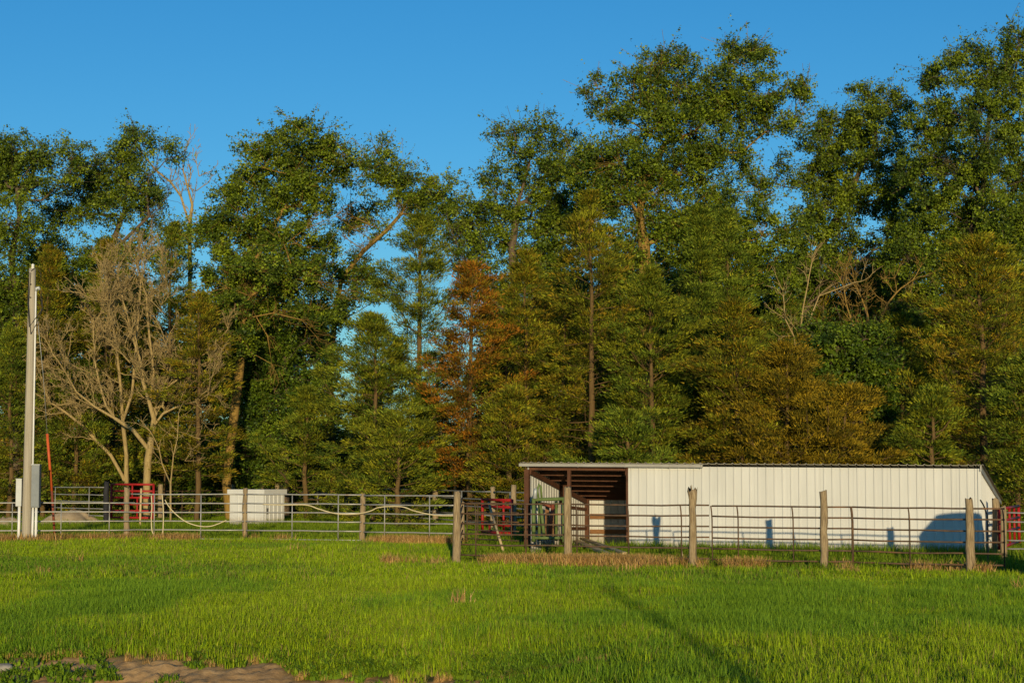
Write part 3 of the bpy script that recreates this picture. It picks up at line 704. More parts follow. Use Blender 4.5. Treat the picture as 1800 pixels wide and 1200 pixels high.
def copy_tree(src, loc, rz, sc, label=None):
    r = src.copy(); COL.objects.link(r); r.location = loc; r.rotation_euler = (0, 0, rz); r.scale = (sc, sc, sc)
    if label: r['label'] = label
    for ch in src.children:
        c_ = ch.copy(); COL.objects.link(c_); c_.parent = r
    return r
fillp = [None, None]
for i, (px, Y, top, half, pl, lb) in enumerate([(985, 87, 520, 120, 'olive', 'shaded olive cedar filling in behind the thick bare trunk'), (1095, 88, 500, 120, 'green', 'shaded green cedar filling in between the bare trunk and the gutter cedar'),
        (1185, 90, 520, 120, 'olive', 'shaded olive cedar deep behind the twin pointed cedars'), (890, 88, 560, 100, 'green', 'shaded green cedar deep behind the rust orange cedar'), (1380, 88, 540, 120, 'green', 'shaded green cedar deep behind the bronze cedars'),
        (660, 90, 640, 80, 'green', 'shaded green cedar deep behind the low olive skirts'), (1545, 93, 460, 110, 'green', 'shaded green cedar deep behind the bare golden branches'), (1450, 93, 500, 100, 'olive', 'shaded olive cedar deep behind the leafless sapling'), (1690, 84, 520, 120, 'olive', 'shaded olive cedar deep behind the large cedar'), (1790, 80, 480, 110, 'green', 'shaded green cedar deep beyond the red gate by the shed')]):
    kk = (pl == 'green') * 1
    hz_ = P(px, top, Y)[2]
    if fillp[kk] is None:
        fillp[kk] = (cedar('cedar_tree', lb, 70 + i, px, Y, top, half, pl, 'bronze', .2, 15000, .4, 1.1, pw=.4, spray=.22), hz_); continue
    src, h0 = fillp[kk]
    copy_tree(src, PX(px, Y), i * 1.1, hz_ / h0, lb)
# second row of leafy trees: three built, the rest are copies
def fill_tree(seed, px, Y, pal, lb, grp):
    return broadleaf('elm_tree', lb, seed, px, Y, [(px, 780), (px + 4, 690), (px, 610), (px + 6, 550)],
        [(px - 40, 600, 48, 40), (px + 45, 590, 48, 40), (px, 545, 55, 40), (px - 55, 680, 50, 45), (px + 55, 680, 50, 45), (px, 640, 55, 45), (px - 35, 760, 50, 42), (px + 40, 765, 50, 42), (px, 500, 35, 26)],
        pal, 17000, r_base=.2, group=grp, leaf=.19)
SG = 'second row trees of the windbreak'
SL = ['shaded dark green tree of the second row, seen through gaps', 'shaded yellow green tree of the second row, seen through gaps']
fp = [(fill_tree(610, 1010, 108, 'deep', SL[0], SG + ', dark green'), 1010), (fill_tree(611, 150, 106, 'elm', SL[1], SG + ', yellow green'), 150)]
for i, (px, Y, sc) in enumerate([(-20, 108, 1.0), (60, 112, 1.1), (235, 110, 1.0), (320, 112, .95), (410, 108, 1.05), (490, 111, 1.0), (890, 112, 1.0), (960, 114, 1.15), (1090, 110, 1.15), (1170, 113, 1.1), (1250, 109, 1.2), (1330, 112, 1.15), (1410, 110, 1.1), (1490, 113, 1.12), (1560, 109, 1.1), (1640, 112, 1.2), (1720, 110, 1.2), (1800, 112, 1.2), (655, 114, .6), (760, 116, .5)]):
    copy_tree(fp[i % 2][0], PX(px, Y), i * 1.3, sc * random.uniform(.95, 1.05))

# --- brush closing the view under the trees
rngb = np.random.default_rng(500)
protos = []
for v in range(4):
    sk = Skel((0, 0, -.1), rngb); Vs, Cs = [], []
    for st in range(6):
        d = unit(np.array([rngb.normal(0, .6), rngb.normal(0, .6), 1.0])); L = rngb.uniform(1.2, 2.0)
        grow(sk, 0, d, L, 1, rngb, .5, .1, .8, 3, (2, 3), 1)
    tips = np.array([q for q in sk.p if q[2] > .3])
    nq = 9000; ci = rngb.integers(0, len(tips), nq)
    off_ = rngb.normal(0, .30, (nq, 3)); pos = tips[ci] + off_; pos[:, 2] = np.abs(pos[:, 2]) + .03
    ln = .16 * rngb.uniform(.6, 1.3, nq)
    V = leaf_quads(pos, off_ + rngb.normal(0, .5, (nq, 3)), rngb.normal(0, .7, (nq, 3)) + np.array([0, -.4, .7]), ln, ln * .55)
    V[:, :, 2] = np.maximum(V[:, :, 2], .03)
    C = leaf_cols(rngb, nq, (GREEN['deep'], CED['olive'], CED['brown'], GREEN['elm'])[v], rngb.normal(0, .4, len(tips))[ci])
    cm = quad_mesh('crown', V, C); cm.materials.append(MAT['leaf'])
    protos.append(cm)

# ------------------------------------------------------------------ fence posts and panels
def wood_post(name, label, px, Y, top_py, d=.19, mat='post_wood', group=None, seed=0, lean=(0, 0), split=False, cat='fence post'):
    random.seed(900 + seed)
    b = PX(px, Y); h = P(px, top_py, Y)[2]
    pts, rad = [], []
    n = 9
    for i in range(n + 1):
        t = i / n
        z = -.3 + (h + .3) * t
        pts.append((lean[0] * t * h + random.uniform(-.012, .012), lean[1] * t * h + random.uniform(-.012, .012), z))
        r = d / 2 * (1.08 - .16 * t) * random.uniform(.93, 1.07)
        if split and t > .8: r *= 1 + (t - .8) * 2.0
        rad.append(r)
    root = MB().tube(pts, rad, 12, True, .07)
    # weathered uneven top
    m = len(root.v)
    for i in range(m - 12, m):
        x, y, z = root.v[i]; root.v[i] = (x, y, z + random.uniform(-.045, .03) * (2.5 if split else 1))
    if split:   # splintered head
        for a in range(7):
            t = a * .9; cx, cy = math.cos(t) * d * .5, math.sin(t) * d * .5
            root.tube([(pts[-1][0] + cx * .7, pts[-1][1] + cy * .7, h - .25), (pts[-1][0] + cx * 1.25, pts[-1][1] + cy * 1.25, h + random.uniform(-.02, .09))], [.03, .008], 4)
    o = root.build(name, mat, None, True, b)
    return tag(o, label, cat, group)

def pipe_panel(name, label, p0, p1, zs, stays, mat='galv', rr=.024, group=None, seed=0, ends=True, cat='corral panel', sag=.0, bend=0.0, top_drop=0.0):
    """welded pipe panel from p0 to p1 (ground points); stays = fractions along it"""
    rnd = random.Random(seed)
    p0, p1 = Vector(p0), Vector(p1); mid = (p0 + p1) / 2; mid.z = 0
    root = thing(name, label, cat, mid, 0, group)
    d = p1 - p0; L = d.length; u = d.normalized()
    a, b = p0 - mid, p1 - mid
    for i, z in enumerate(zs):
        pts = []
        for k in range(7):
            t = k / 6
            pts.append(a + (b - a) * t + Vector((0, 0, z - sag * math.sin(PI * t) + rnd.uniform(-.008, .008))))
        MB().tube(pts, rr, 7).build('rail', mat, root, True)
    st = list(stays) + ([0.004, .996] if ends else [])
    nrm = Vector((-u.y, u.x, 0))
    for t in st:
        q = a + (b - a) * t - nrm * (rr * 1.6 if nrm.y > 0 else -rr * 1.6)
        z0 = min(zs) - .06; z1 = max(zs) - top_drop
        if bend:
            pts = [q + Vector((0, 0, z0)), q + Vector((0, 0, z1 - .35)), q - u * bend * .35 + Vector((0, 0, z1 - .15)), q - u * bend + Vector((0, 0, z1))]
        else: pts = [q + Vector((0, 0, z0)), q + Vector((0, 0, z1))]
        MB().tube(pts, rr * .8, 6).build('stay', mat, root, True)
    return root

# right-hand fence in front of the shed
RP = [(803, 46.8, 864, .21), (998, 45.9, 855, .20), (1218, 44.9, 858, .19), (1449, 43.8, 862, .19), (1706, 42.4, 876, .21)]
RN = ['weathered corner fence post where the rusty and galvanized fences meet', 'thick weathered fence post in front of the open shed bay',
      'weathered fence post with a splintered flared top', 'straight weathered fence post in front of the white shed wall',
      'knotty weathered fence post near the sloping end of the shed']
FG = 'wooden fence posts in front of the shed'
for i, (px, Y, tp, d) in enumerate(RP):
    wood_post('fence_post', RN[i], px, Y, tp, d, group=FG, seed=i, split=(i == 2))
ZR = [.27, .535, .80, 1.06, 1.32, 1.58]
PG = 'rusty pipe corral panels in front of the shed'
def rpt(px):
    xs_ = [r[0] for r in RP]; Ys_ = [r[1] for r in RP]
    Y = np.interp(px, xs_, Ys_); 
    if px > 1706: Y = 42.4 - (px - 1706) * .0055
    v = PX(px, Y + .16); return v
def frac(px, a, b): return (rpt(px) - rpt(a)).length / (rpt(b) - rpt(a)).length
SEG = [(806, 996, [837, 925], 'rusty pipe corral panel between the corner post and the open bay post'),
       (1001, 1247, [1015, 1106, 1199], 'rusty pipe corral panel across the open bay and splintered post'),
       (1252, 1500, [1299, 1396], 'rusty pipe corral panel in front of the middle of the shed wall'),
       (1500, 1768, [1601], 'rusty pipe corral panel ending past the knotty post at the shed end')]
for i, (a, b, st, lb) in enumerate(SEG):
    pipe_panel('corral_panel', lb, rpt(a), rpt(b), [z - .012 * i for z in ZR], [frac(s, a, b) for s in st], 'rust_pipe', .021, PG, 50 + i, ends=(i in (2, 3)), bend=.03, sag=.01)

# left-hand fence
LP = [(222, 62.6, 856, .20), (430, 62.2, 858, .17), (637, 61.0, 868, .19), (812, 59.4, 880, .18)]
LN = ['weathered fence post in front of the red gate', 'slim weathered fence post in front of the white pump house',
      'bleached fence post standing among the galvanized rails', 'weathered fence post close behind the corner post']
for i, (px, Y, tp, d) in enumerate(LP):
    wood_post('fence_post', LN[i], px, Y, tp, d, group='wooden posts of the galvanized fence', seed=20 + i)
def lpt(px):
    xs_ = [-60, 222, 430, 637, 812]; Ys_ = [62.0, 62.6, 62.2, 61.0, 59.4]
    return PX(px, float(np.interp(px, xs_, Ys_)) - .18)
def lfrac(px, a, b): return (lpt(px) - lpt(a)).length / (lpt(b) - lpt(a)).length
LG = 'galvanized pipe corral panels of the left fence'
pipe_panel('corral_panel', 'low five-rail galvanized panel running past the utility pole', lpt(-75), lpt(236), [.10, .41, .72, 1.03, 1.34], [lfrac(s, -75, 236) for s in (21, 107, 192)], 'galv', .024, LG, 71, ends=False)
ZL = [.12, .42, .72, 1.02, 1.32, 1.63]
pipe_panel('corral_panel', 'six-rail galvanized panel between the red gate post and the pump house post', lpt(229), lpt(428), ZL, [lfrac(s, 229, 428) for s in (271, 353)], 'galv', .024, LG, 72, ends=False)
pipe_panel('corral_panel', 'six-rail galvanized panel to the right of the white pump house', lpt(432), lpt(635), ZL, [lfrac(s, 432, 635) for s in (514, 595)], 'galv', .024, LG, 73, ends=False)
pipe_panel('corral_panel', 'six-rail galvanized panel between the bleached post and the corner posts', lpt(639), lpt(810), [z - .02 for z in ZL], [lfrac(s, 639, 810) for s in (677, 756)], 'galv', .024, LG, 74, ends=False)
# side run from the corner post back
pipe_panel('corral_panel', 'rusty pipe panel running straight back from the corner post', PX(805, 47.1), PX(813, 59.2), [z - .02 for z in ZR], [.5], 'rust_pipe', .022, None, 75, ends=False)

# back fence, approaching to the right
BP = [(557, 97, 848, 'bleached post of the back fence beneath the low olive cedar skirts'), (610, 87, 849, 'grey post of the back fence behind the bleached front post'),
      (765, 76, 860, 'grey back fence post beside the curling leafless brush'), (866, 69, 855, 'tall grey post with a pole leaning on it'), (903, 64, 853, 'tall grey post beside the rust steel corner of the shed')]
for i, (px, Y, tp, lb) in enumerate(BP):
    wood_post('fence_post', lb, px, Y, tp, .24 if i < 3 else .20, group='wooden posts of the back fence', seed=40 + i)
def bpt(px):
    xs_ = [430, 557, 610, 765, 866, 925, 1010]; Ys_ = [106, 97, 87, 76, 69, 66, 63]
    return PX(px, float(np.interp(px, xs_, Ys_)) - .2)
for i, (a, b, st, lb) in enumerate([(440, 608, (.35, .75), 'far galvanized panel behind the pump house'), (610, 765, (.3, .65), 'far galvanized panel behind the bleached post'),
                                    (767, 864, (.5,), 'far galvanized panel behind the corner post'), (868, 930, (.5,), 'far galvanized panel ending at the shed corner')]):
    pipe_panel('corral_panel', lb, bpt(a), bpt(b), [.15, .45, .75, 1.05, 1.35, 1.64], st, 'galv', .026, 'galvanized panels of the back fence', 80 + i, ends=False)
# back-left fence and posts by the red gate
wood_post('fence_post', 'black stained square-topped post at the hinge of the red gate', 186, 79, 846, .24, 'post_dark', None, 60)
for i, (px, Y, tp, lb) in enumerate([(281, 84, 850, 'pale grey post right of the red gate'), (349, 84, 852, 'pale grey post beside the slender cedar trunk'), (408, 90, 851, 'short-looking post rising behind the left corner of the pump house'),
                                     (459, 93, 844, 'tan post rising behind the pump house lid'), (487, 93, 847, 'brown post rising behind the right corner of the pump house')]):
    wood_post('fence_post', lb, px, Y, tp, .24, group='posts behind the pump house', seed=61 + i)
pipe_panel('corral_panel', 'far pipe panel between the dirt mound and the black post', PX(90, 82), PX(184, 79), [.5, .8, 1.1, 1.4, 1.72], (.08, .72), 'galv', .022, None, 90, ends=False)
pipe_panel('corral_panel', 'far dark pipe panel behind the pale posts', PX(272, 84.3), PX(420, 90), [.3, .6, .9, 1.2, 1.5], (.3, .65), 'rust_pipe', .022, None, 91, ends=False)

# ------------------------------------------------------------------ red gate on the left
def red_gate(label, p0, p1, z0, z1, rails, ups, mat='red_paint', r=.035, name='pipe_gate', cat='gate', group=None):
    p0, p1 = Vector(p0), Vector(p1); mid = (p0 + p1) / 2; mid.z = 0
    root = thing(name, label, cat, mid, 0, group); a, b = p0 - mid, p1 - mid
    Z = lambda v, z: Vector((v.x, v.y, z))
    def bar(nm, s, e, rr=r): MB().tube([s, e], rr, 8).build(nm, mat, root, True)
    for t in (0, 1): bar('frame_post', Z(a + (b - a) * t, z0 - .05), Z(a + (b - a) * t, z1 + .03), r * 1.15)
    for z in (z0, z1): bar('frame_rail', Z(a, z), Z(b, z), r * 1.1)
    for z in rails: bar('rail', Z(a, z), Z(b, z))
    for t, s0, s1 in ups: bar('upright', Z(a + (b - a) * t, s0), Z(a + (b - a) * t, s1), r * .9)
    return root
red_gate('red pipe gate standing open beside the leafless tree', PX(195, 78.6), PX(269, 77.4), .45, 1.86, [.74, 1.02, 1.30, 1.58], [(.5, 1.30, 1.86), (.62, .45, 1.3)], r=.045)
pp = PX(246, 75)
tag(MB().tube([(0, 0, -.2), (.01, 0, .9), (.03, 0, 1.72)], .045, 8).build('wooden_stake', 'fresh_wood', None, True, pp), 'thin tan stake in front of the red gate', 'stake')

# ------------------------------------------------------------------ pump house (white ribbed metal box with lid)
pa = math.radians(34)
ph0 = PX(463, 77.5)       # near corner between front and right side
root = thing('pump_house', 'small white metal pump house with an overhanging lid', 'pump house', ph0, 0)
uf = Vector((-math.cos(math.radians(20)), math.sin(math.radians(20)), 0)) ; us = Vector((math.sin(math.radians(33)), math.cos(math.radians(33)), 0))
WF, WS, HH = 1.62, 1.35, 1.52
A = Vector((0, 0, 0)); Bv = uf * WF; Cv = us * WS; Dv = Bv + Cv
def ribbed(a, b, z0, z1, n, rib=.018, w=.035, out=None):
    """sheet from a to b with vertical ribs standing out along `out`; z1 may be (za, zb)"""
    a, b = Vector(a), Vector(b); L = (b - a).length; u = (b - a) / L
    if out is None: out = Vector((u.y, -u.x, 0))
    prof = [(0, 0)]
    for i in range(n):
        c = (i + .5) / n * L
        prof += [(c - w, 0), (c - w * .45, rib), (c + w * .45, rib), (c + w, 0)]
    prof.append((L, 0))
    za, zb = z1 if hasattr(z1, '__len__') else (z1, z1)
    mb = MB(); vs = []
    for s, o in prof:
        q = a + u * s + out * o; t = s / L
        vs += [Vector((q.x, q.y, z0)), Vector((q.x, q.y, za + (zb - za) * t))]
    k = len(prof); th = out * -.012
    vs2 = [v + th for v in vs]
    fs = [(2 * i, 2 * i + 2, 2 * i + 3, 2 * i + 1) for i in range(k - 1)]
    fs += [(2 * k + 2 * i + 1, 2 * k + 2 * i + 3, 2 * k + 2 * i + 2, 2 * k + 2 * i) for i in range(k - 1)]
    fs += [(2 * i + 1, 2 * i + 3, 2 * k + 2 * i + 3, 2 * k + 2 * i + 1) for i in range(k - 1)]
    fs += [(0, 1, 2 * k + 1, 2 * k), (2 * k - 2, 4 * k - 2, 4 * k - 1, 2 * k - 1)]
    return mb.poly(vs + vs2, fs)
nf = Vector((-uf.y, uf.x, 0)); nf = nf if nf.y < 0 else -nf
ns = Vector((us.y, -us.x, 0)); ns = ns if ns.x > 0 else -ns
ribbed(Bv, A, .04, HH, 2, .010, .03, nf).build('front_panel', 'white_sheet', root)
spn = ribbed(A, Cv, .04, HH, 5, .025, .06, ns).build('side_panel', 'white_sheet', root)
ribbed(Cv, Dv, .04, HH, 5, .02, .05, -nf).build('back_panel', 'white_sheet', root)
ribbed(Dv, Bv, .04, HH, 6, .02, .05, -ns).build('side_panel', 'white_sheet', root)
e = .09
lid = [A + nf * e + ns * e, Cv + ns * e - nf * e, Dv - ns * e - nf * e, Bv + nf * e - ns * e]
MB().poly([Vector((q.x, q.y, HH - .06)) for q in lid] + [Vector((q.x, q.y, HH + .13)) for q in lid], [(3, 2, 1, 0), (4, 5, 6, 7), (0, 1, 5, 4), (1, 2, 6, 5), (2, 3, 7, 6), (3, 0, 4, 7)]).build('lid', 'white_sheet', root)
q = us * .22 + ns * .03
MB().box((q.x - .03, q.y - .06, .62), (q.x + .03, q.y + .06, .86)).build('latch', 'black_wire', spn)

# ------------------------------------------------------------------ hoses draped on the left fence
def cord(name, label, pts, r=.018, mat='hose', cat='hose', group=None):
    pts = [Vector(p) for p in pts]; b = Vector((pts[0].x, pts[0].y, 0))
    out = []
    n = len(pts)
    for i in range(n - 1):           # catmull-rom
        p0, p1, p2, p3 = pts[max(i - 1, 0)], pts[i], pts[i + 1], pts[min(i + 2, n - 1)]
        for k in range(6):
            t = k / 6
            out.append(.5 * ((2 * p1) + (p2 - p0) * t + (2 * p0 - 5 * p1 + 4 * p2 - p3) * t * t + (3 * p1 - p0 - 3 * p2 + p3) * t ** 3))
    out.append(pts[-1])
    o = MB().tube([p - b for p in out], r, 6).build(name, mat, None, True, b)
    return tag(o, label, cat, group)
lp = lambda px, py: P(px, py, lpt(px).y - .07)
cord('hose', 'pale hose hanging in a long loop over the galvanized rails', [lp(266, 870), lp(267, 890), lp(266, 915), lp(268, 935), lp(276, 943), lp(285, 938), lp(287, 920), lp(287, 895), lp(285, 869)], .02)
cord('hose', 'pale hose sagging between the rails and the pump house', [lp(290, 878), lp(297, 890), lp(310, 904), lp(328, 917), lp(350, 924), lp(372, 924), lp(398, 914)], .018)
cord('hose', 'long pale hose waving along the rails right of the pump house', [lp(462, 886), lp(500, 887), lp(538, 887), lp(560, 894), lp(590, 902), lp(625, 903), lp(650, 898), lp(668, 891), lp(705, 890), lp(730, 898), lp(765, 905), lp(800, 906)], .02)

# ------------------------------------------------------------------ utility pole with boxes
UY = 61.6
ub = PX(46, UY); root = thing('utility_pole', 'weathered wooden utility pole carrying grey meter boxes', 'utility pole', ub)
hp = P(57, 472, UY)
top = Vector((hp.x - ub.x, 0, hp.z))
pts = [top * t + Vector((0, 0, -.4 * (1 - t))) for t in [i / 12 for i in range(13)]]
MB().tube(pts, [.165 - .05 * i / 12 for i in range(13)], 16).build('shaft', 'pole_wood', root, True)
at_ = lambda z: top * (z / top.z)
def off(z, dx, dy=0): v = at_(z) + Vector((dx, dy, 0)); return v
cz1 = P(66, 512, UY).z
MB().tube([off(2.1, .185, -.06), off(4, .175, -.06), off(7, .16, -.06), off(cz1, .15, -.06)], .03, 8).build('conduit', 'white_pipe', root, True)
wh = off(cz1, .15, -.06)
MB().tube([wh, wh + Vector((.02, 0, .10)), wh + Vector((.09, 0, .12)), wh + Vector((.13, 0, .04))], [.05, .06, .055, .045], 8).build('weatherhead', 'grey_box', root, True)
for i, (sx, dp) in enumerate([(.0, .0), (.06, .25)]):
    MB().tube([top + Vector((-.08 + sx, -.12, -.15)), top + Vector((-.10 + sx * .5, -.14, -1.2)), top + Vector((-.03 + sx, -.17, -2.0 - dp)), wh + Vector((.03, -.03, -.9 - dp)), wh + Vector((.24, -.02, -.6)), wh + Vector((.13 + sx, 0, .03))], .013, 5).build('wire', 'black_wire', root, True)
MB().tube([top + Vector((.0, -.16, -.1)), top + Vector((.14, -.1, .05)), top + Vector((.28, 0, -.15)), top + Vector((.30, 0, -.45))], .011, 5).build('wire', 'black_wire', root, True)
MB().lathe([(.05, 0), (.06, .05), (.035, .08), (.06, .12), (.03, .17)], 12, (top.x + .02, -.02, top.z - .01)).build('insulator', 'white_pipe', root, True)
for z in (top.z - .55, top.z - 1.0): MB().tube([off(z, 0, -.20), off(z, 0, .2)], .02, 6).build('bolt', 'black_wire', root, True)
bbx = MB().box((.19, -.20, 1.20), (.455, .03, 2.62)).build('breaker_box', 'shaded_box', root)
MB().box((.195, -.225, 1.24), (.45, -.202, 2.58)).build('box_door', 'shaded_box', bbx)
MB().box((.175, -.235, 2.622), (.47, .04, 2.645)).build('box_lid', 'grey_box', bbx)
mbx = MB().box((-.355, -.10, 1.24), (-.165, .10, 2.14)).build('meter_box', 'grey_box', root)
MB().box((-.365, -.115, 2.142), (-.155, .10, 2.165)).build('box_lid', 'grey_box', mbx)
MB().tube([(-.26, 0, -.2), (-.25, 0, 1.25)], .05, 10).build('pipe', 'white_pipe', root, True)
MB().tube([(.22, -.08, -.2), (.23, -.08, 1.22)], .04, 10).build('pipe', 'white_pipe', root, True)
MB().tube([(.34, -.08, -.2), (.34, -.08, 1.22)], .045, 10).build('pipe', 'white_pipe', root, True)
# guy wire with guard
ga = PX(97, 63.5, 0.02); g0 = P(95, 905, 63.6)
root = thing('guy_wire', 'guy cable with an orange plastic guard beside the utility pole', 'guy wire', Vector((ga.x, ga.y, 0)))
rel = lambda v: Vector(v) - Vector((ga.x, ga.y, 0))
gt = P(66, 560, UY + .1)
lo, mid_, hi = rel(PX(97, 63.5, -.1)), rel(P(91, 862, 63.3)), rel(P(83, 762, 63.0))
MB().tube([hi, rel(P(76, 660, 62.4)), rel(gt)], .009, 5).build('cable', 'grey_box', root, True)
MB().tube([mid_, hi], .048, 10).build('guard', 'orange_guard', root, True)
MB().tube([lo, mid_ + Vector((0, .005, 0))], .042, 10).build('anchor_sleeve', 'brown_guard', root, True)

# dirt mound behind the pole
def mound(name, label, c, rx, ry, h, mat, cat, seed):
    rng = np.random.default_rng(seed); n, m = 40, 14
    vs = [(0, 0, h)]; fs = []
    for i in range(1, m + 1):
        r = i / m
        for j in range(n):
            t = 2 * PI * j / n; w = 1 + .18 * math.sin(2 * t + seed) + .10 * math.sin(5 * t + 1)
            x, y = rx * r * w * math.cos(t), ry * r * w * math.sin(t)
            z = h * (1 - r ** 1.6) + (vnoise(x * 2.1 + 5, y * 2.1) - .5) * .22 * (1 - r) - (.06 if i == m else 0)
            vs.append((x, y, float(z)))
    for j in range(n): fs.append((0, 1 + j, 1 + (j + 1) % n))
    for i in range(m - 1):
        for j in range(n):
            a = 1 + i * n; fs.append((a + j, a + n + j, a + n + (j + 1) % n, a + (j + 1) % n))
    return tag(MB().poly(vs, fs).build(name, mat, None, True, c), label, cat)
mound('dirt_mound', 'low tan mound of bare dirt behind the utility pole', PX(125, 80), 1.7, 1.4, .78, 'dirt_mound', 'dirt mound', 5)
mound('dirt_mound', 'small flat tan dirt heap left of the meter boxes', PX(5, 79), 1.0, 1.0, .5, 'dirt_mound', 'dirt mound', 8)

# ------------------------------------------------------------------ pole shed
SA = math.radians(19.85)
U = Vector((math.cos(SA), -math.sin(SA), 0)); W = Vector((math.sin(SA), math.cos(SA), 0))
S0 = PX(922, 53.05)                        # front left corner
OPEN, LEN, DEP = 3.12, 12.86, 5.7
shed = thing('pole_shed', 'long white ribbed metal shed with an open bay at its left end', 'shed', S0)
def zf(s): return 2.62 - .10 * (s / LEN)    # eave drops slightly along the sloping ground
def zb(s): return zf(s) - .98
def S(s, d, z): v = U * s + W * d; return Vector((v.x, v.y, z))
# front wall sheets
x = OPEN; i = 0; sheet = 9 * .0254 * 4
while x < LEN - .05:
    x2 = min(x + sheet, LEN)
    n = max(1, round((x2 - x) / .2286))
    lift = .003 if i % 2 else 0
    ribbed(S(x + .0015, -lift, 0), S(x2 - .0015, -lift, 0), .02, (zf(x) - .05, zf(x2) - .05), n, .022, .030, -W).build('wall_panel', 'white_sheet', shed)
    x = x2; i += 1
# end walls (sloping top) and the back wall
def slope_wall(s, out, nm):
    k = 6
    for j in range(k):
        d0, d1 = DEP * j / k, DEP * (j + 1) / k
        za = zf(s) - .06 + (zb(s) - zf(s)) * d0 / DEP; zb_ = zf(s) - .06 + (zb(s) - zf(s)) * d1 / DEP
        a, b = (S(s, d0 + .003, 0), S(s, d1 - .003, 0))
        ribbed(a, b, .02, (za, zb_), 4, .022, .030, out).build(nm, 'white_sheet', shed)
slope_wall(LEN + .01, U, 'wall_panel'); slope_wall(.10, -U, 'wall_panel')
x = .12
while x < LEN - .05:
    x2 = min(x + sheet, LEN)
    zz = (.55 if x < 1.0 else .02)
    ribbed(S(x + .002, DEP, 0), S(x2 - .002, DEP, 0), .02, (zb(x) - .08, zb(x2) - .08), 4, .022, .03, W).build('wall_panel', 'white_sheet', shed)
    x = x2
# dividing wall between bay and closed part
for j in range(6):
    d0, d1 = DEP * j / 6, DEP * (j + 1) / 6
    a, b = S(OPEN + .06, d0 + .02, 0), S(OPEN + .06, d1 - .003, 0)
    ribbed(a, b, .02, (zf(3) - .10 + (zb(3) - zf(3)) * d0 / DEP, zf(3) - .10 + (zb(3) - zf(3)) * d1 / DEP), 4, .02, .03, -U).build('partition_panel', 'white_sheet', shed)
# roof sheets
x = -.10; OV = .12
while x < LEN + .1:
    x2 = min(x + sheet, LEN + .14); n = 4
    mb = MB(); prof = [(x + .001, 0)]
    for kk in range(n):
        c = x + (kk + .5) * (x2 - x) / n
        prof += [(c - .035, 0), (c - .016, .026), (c + .016, .026), (c + .035, 0)]
    prof.append((x2 - .001, 0)); vs = []
    for s, h in prof:
        for d in (-OV, DEP + .15):
            z = zf(s) + .015 + (zb(s) - zf(s)) * d / DEP + h; vs.append(S(s, d, z))
    kq = len(prof); vs2 = [v - Vector((0, 0, .008)) for v in vs]
    fs = [(2 * q, 2 * q + 2, 2 * q + 3, 2 * q + 1) for q in range(kq - 1)] + [(2 * kq + 2 * q + 1, 2 * kq + 2 * q + 3, 2 * kq + 2 * q + 2, 2 * kq + 2 * q) for q in range(kq - 1)]
    fs += [(2 * q, 2 * kq + 2 * q, 2 * kq + 2 * q + 2, 2 * q + 2) for q in range(kq - 1)]
    mb.poly(vs + vs2, fs).build('roof_sheet', 'roof_metal', shed)
    x = x2
# purlins, rafters and posts of the open bay
for d in (.12, 1.05, 2.0, 2.95, 3.9, 4.85, 5.55):
    z = lambda s: zf(s) - .085 + (zb(s) - zf(s)) * d / DEP
    MB().beam(S(.02, d, z(0)), S(OPEN, d, z(OPEN)), .06, .15).build('purlin', 'rust_steel', shed)
for s in (.16, OPEN - .05):
    MB().beam(S(s, .03, zf(s) - .235), S(s, DEP - .05, zb(s) - .235), .07, .14).build('rafter', 'rust_steel', shed)
def post(s, d, w, mat='rust_steel'):
    z = zf(s) - .16 + (zb(s) - zf(s)) * d / DEP
    MB().beam(S(s, d, -.2), S(s, d, z), w, w, W).build('post', mat, shed)
post(.075, .02, .14); post(1.36, .03, .095); post(OPEN - .03, .06, .07); post(.22, 2.9, .13); post(.17, 5.5, .12)
for z, h in ((.50, .13), (.98, .16)):
    MB().beam(S(.24, DEP - .09, z), S(OPEN, DEP - .09, z), .05, h).build('wall_girt', 'brown_beam', shed)
for z in (.75, 1.5):
    MB().beam(S(.16, .2, z), S(.16, DEP - .2, z * .8), .04, .09).build('wall_girt', 'rust_steel', shed)
# fascia strip / gutter over the bay and first sheets
gut = MB().beam(S(-.10, -OV - .05, zf(0) - .03), S(5.35, -OV - .05, zf(5.3) - .03), .07, .085).build('gutter', 'trim', shed)
for s in (1.7, 3.1, 4.4, 5.3): MB().beam(S(s, -OV - .093, zf(s) - .09), S(s, -OV - .093, zf(s) + .035), .03, .008, U).build('gutter_strap', 'trim', gut)
# rake and corner trims at the right end
MB().beam(S(LEN + .055, -.10, zf(LEN) - .035), S(LEN + .055, DEP + .1, zb(LEN) - .035), .04, .17).build('rake_trim', 'trim', shed)
MB().beam(S(LEN + .012, -.030, .02), S(LEN + .012, -.030, zf(LEN) - .05), .09, .03, W).build('corner_trim', 'white_sheet', shed)
MB().beam(S(OPEN - .012, -.018, .02), S(OPEN - .012, -.018, zf(OPEN) - .06), .05, .04, W).build('corner_trim', 'rust_steel', shed)

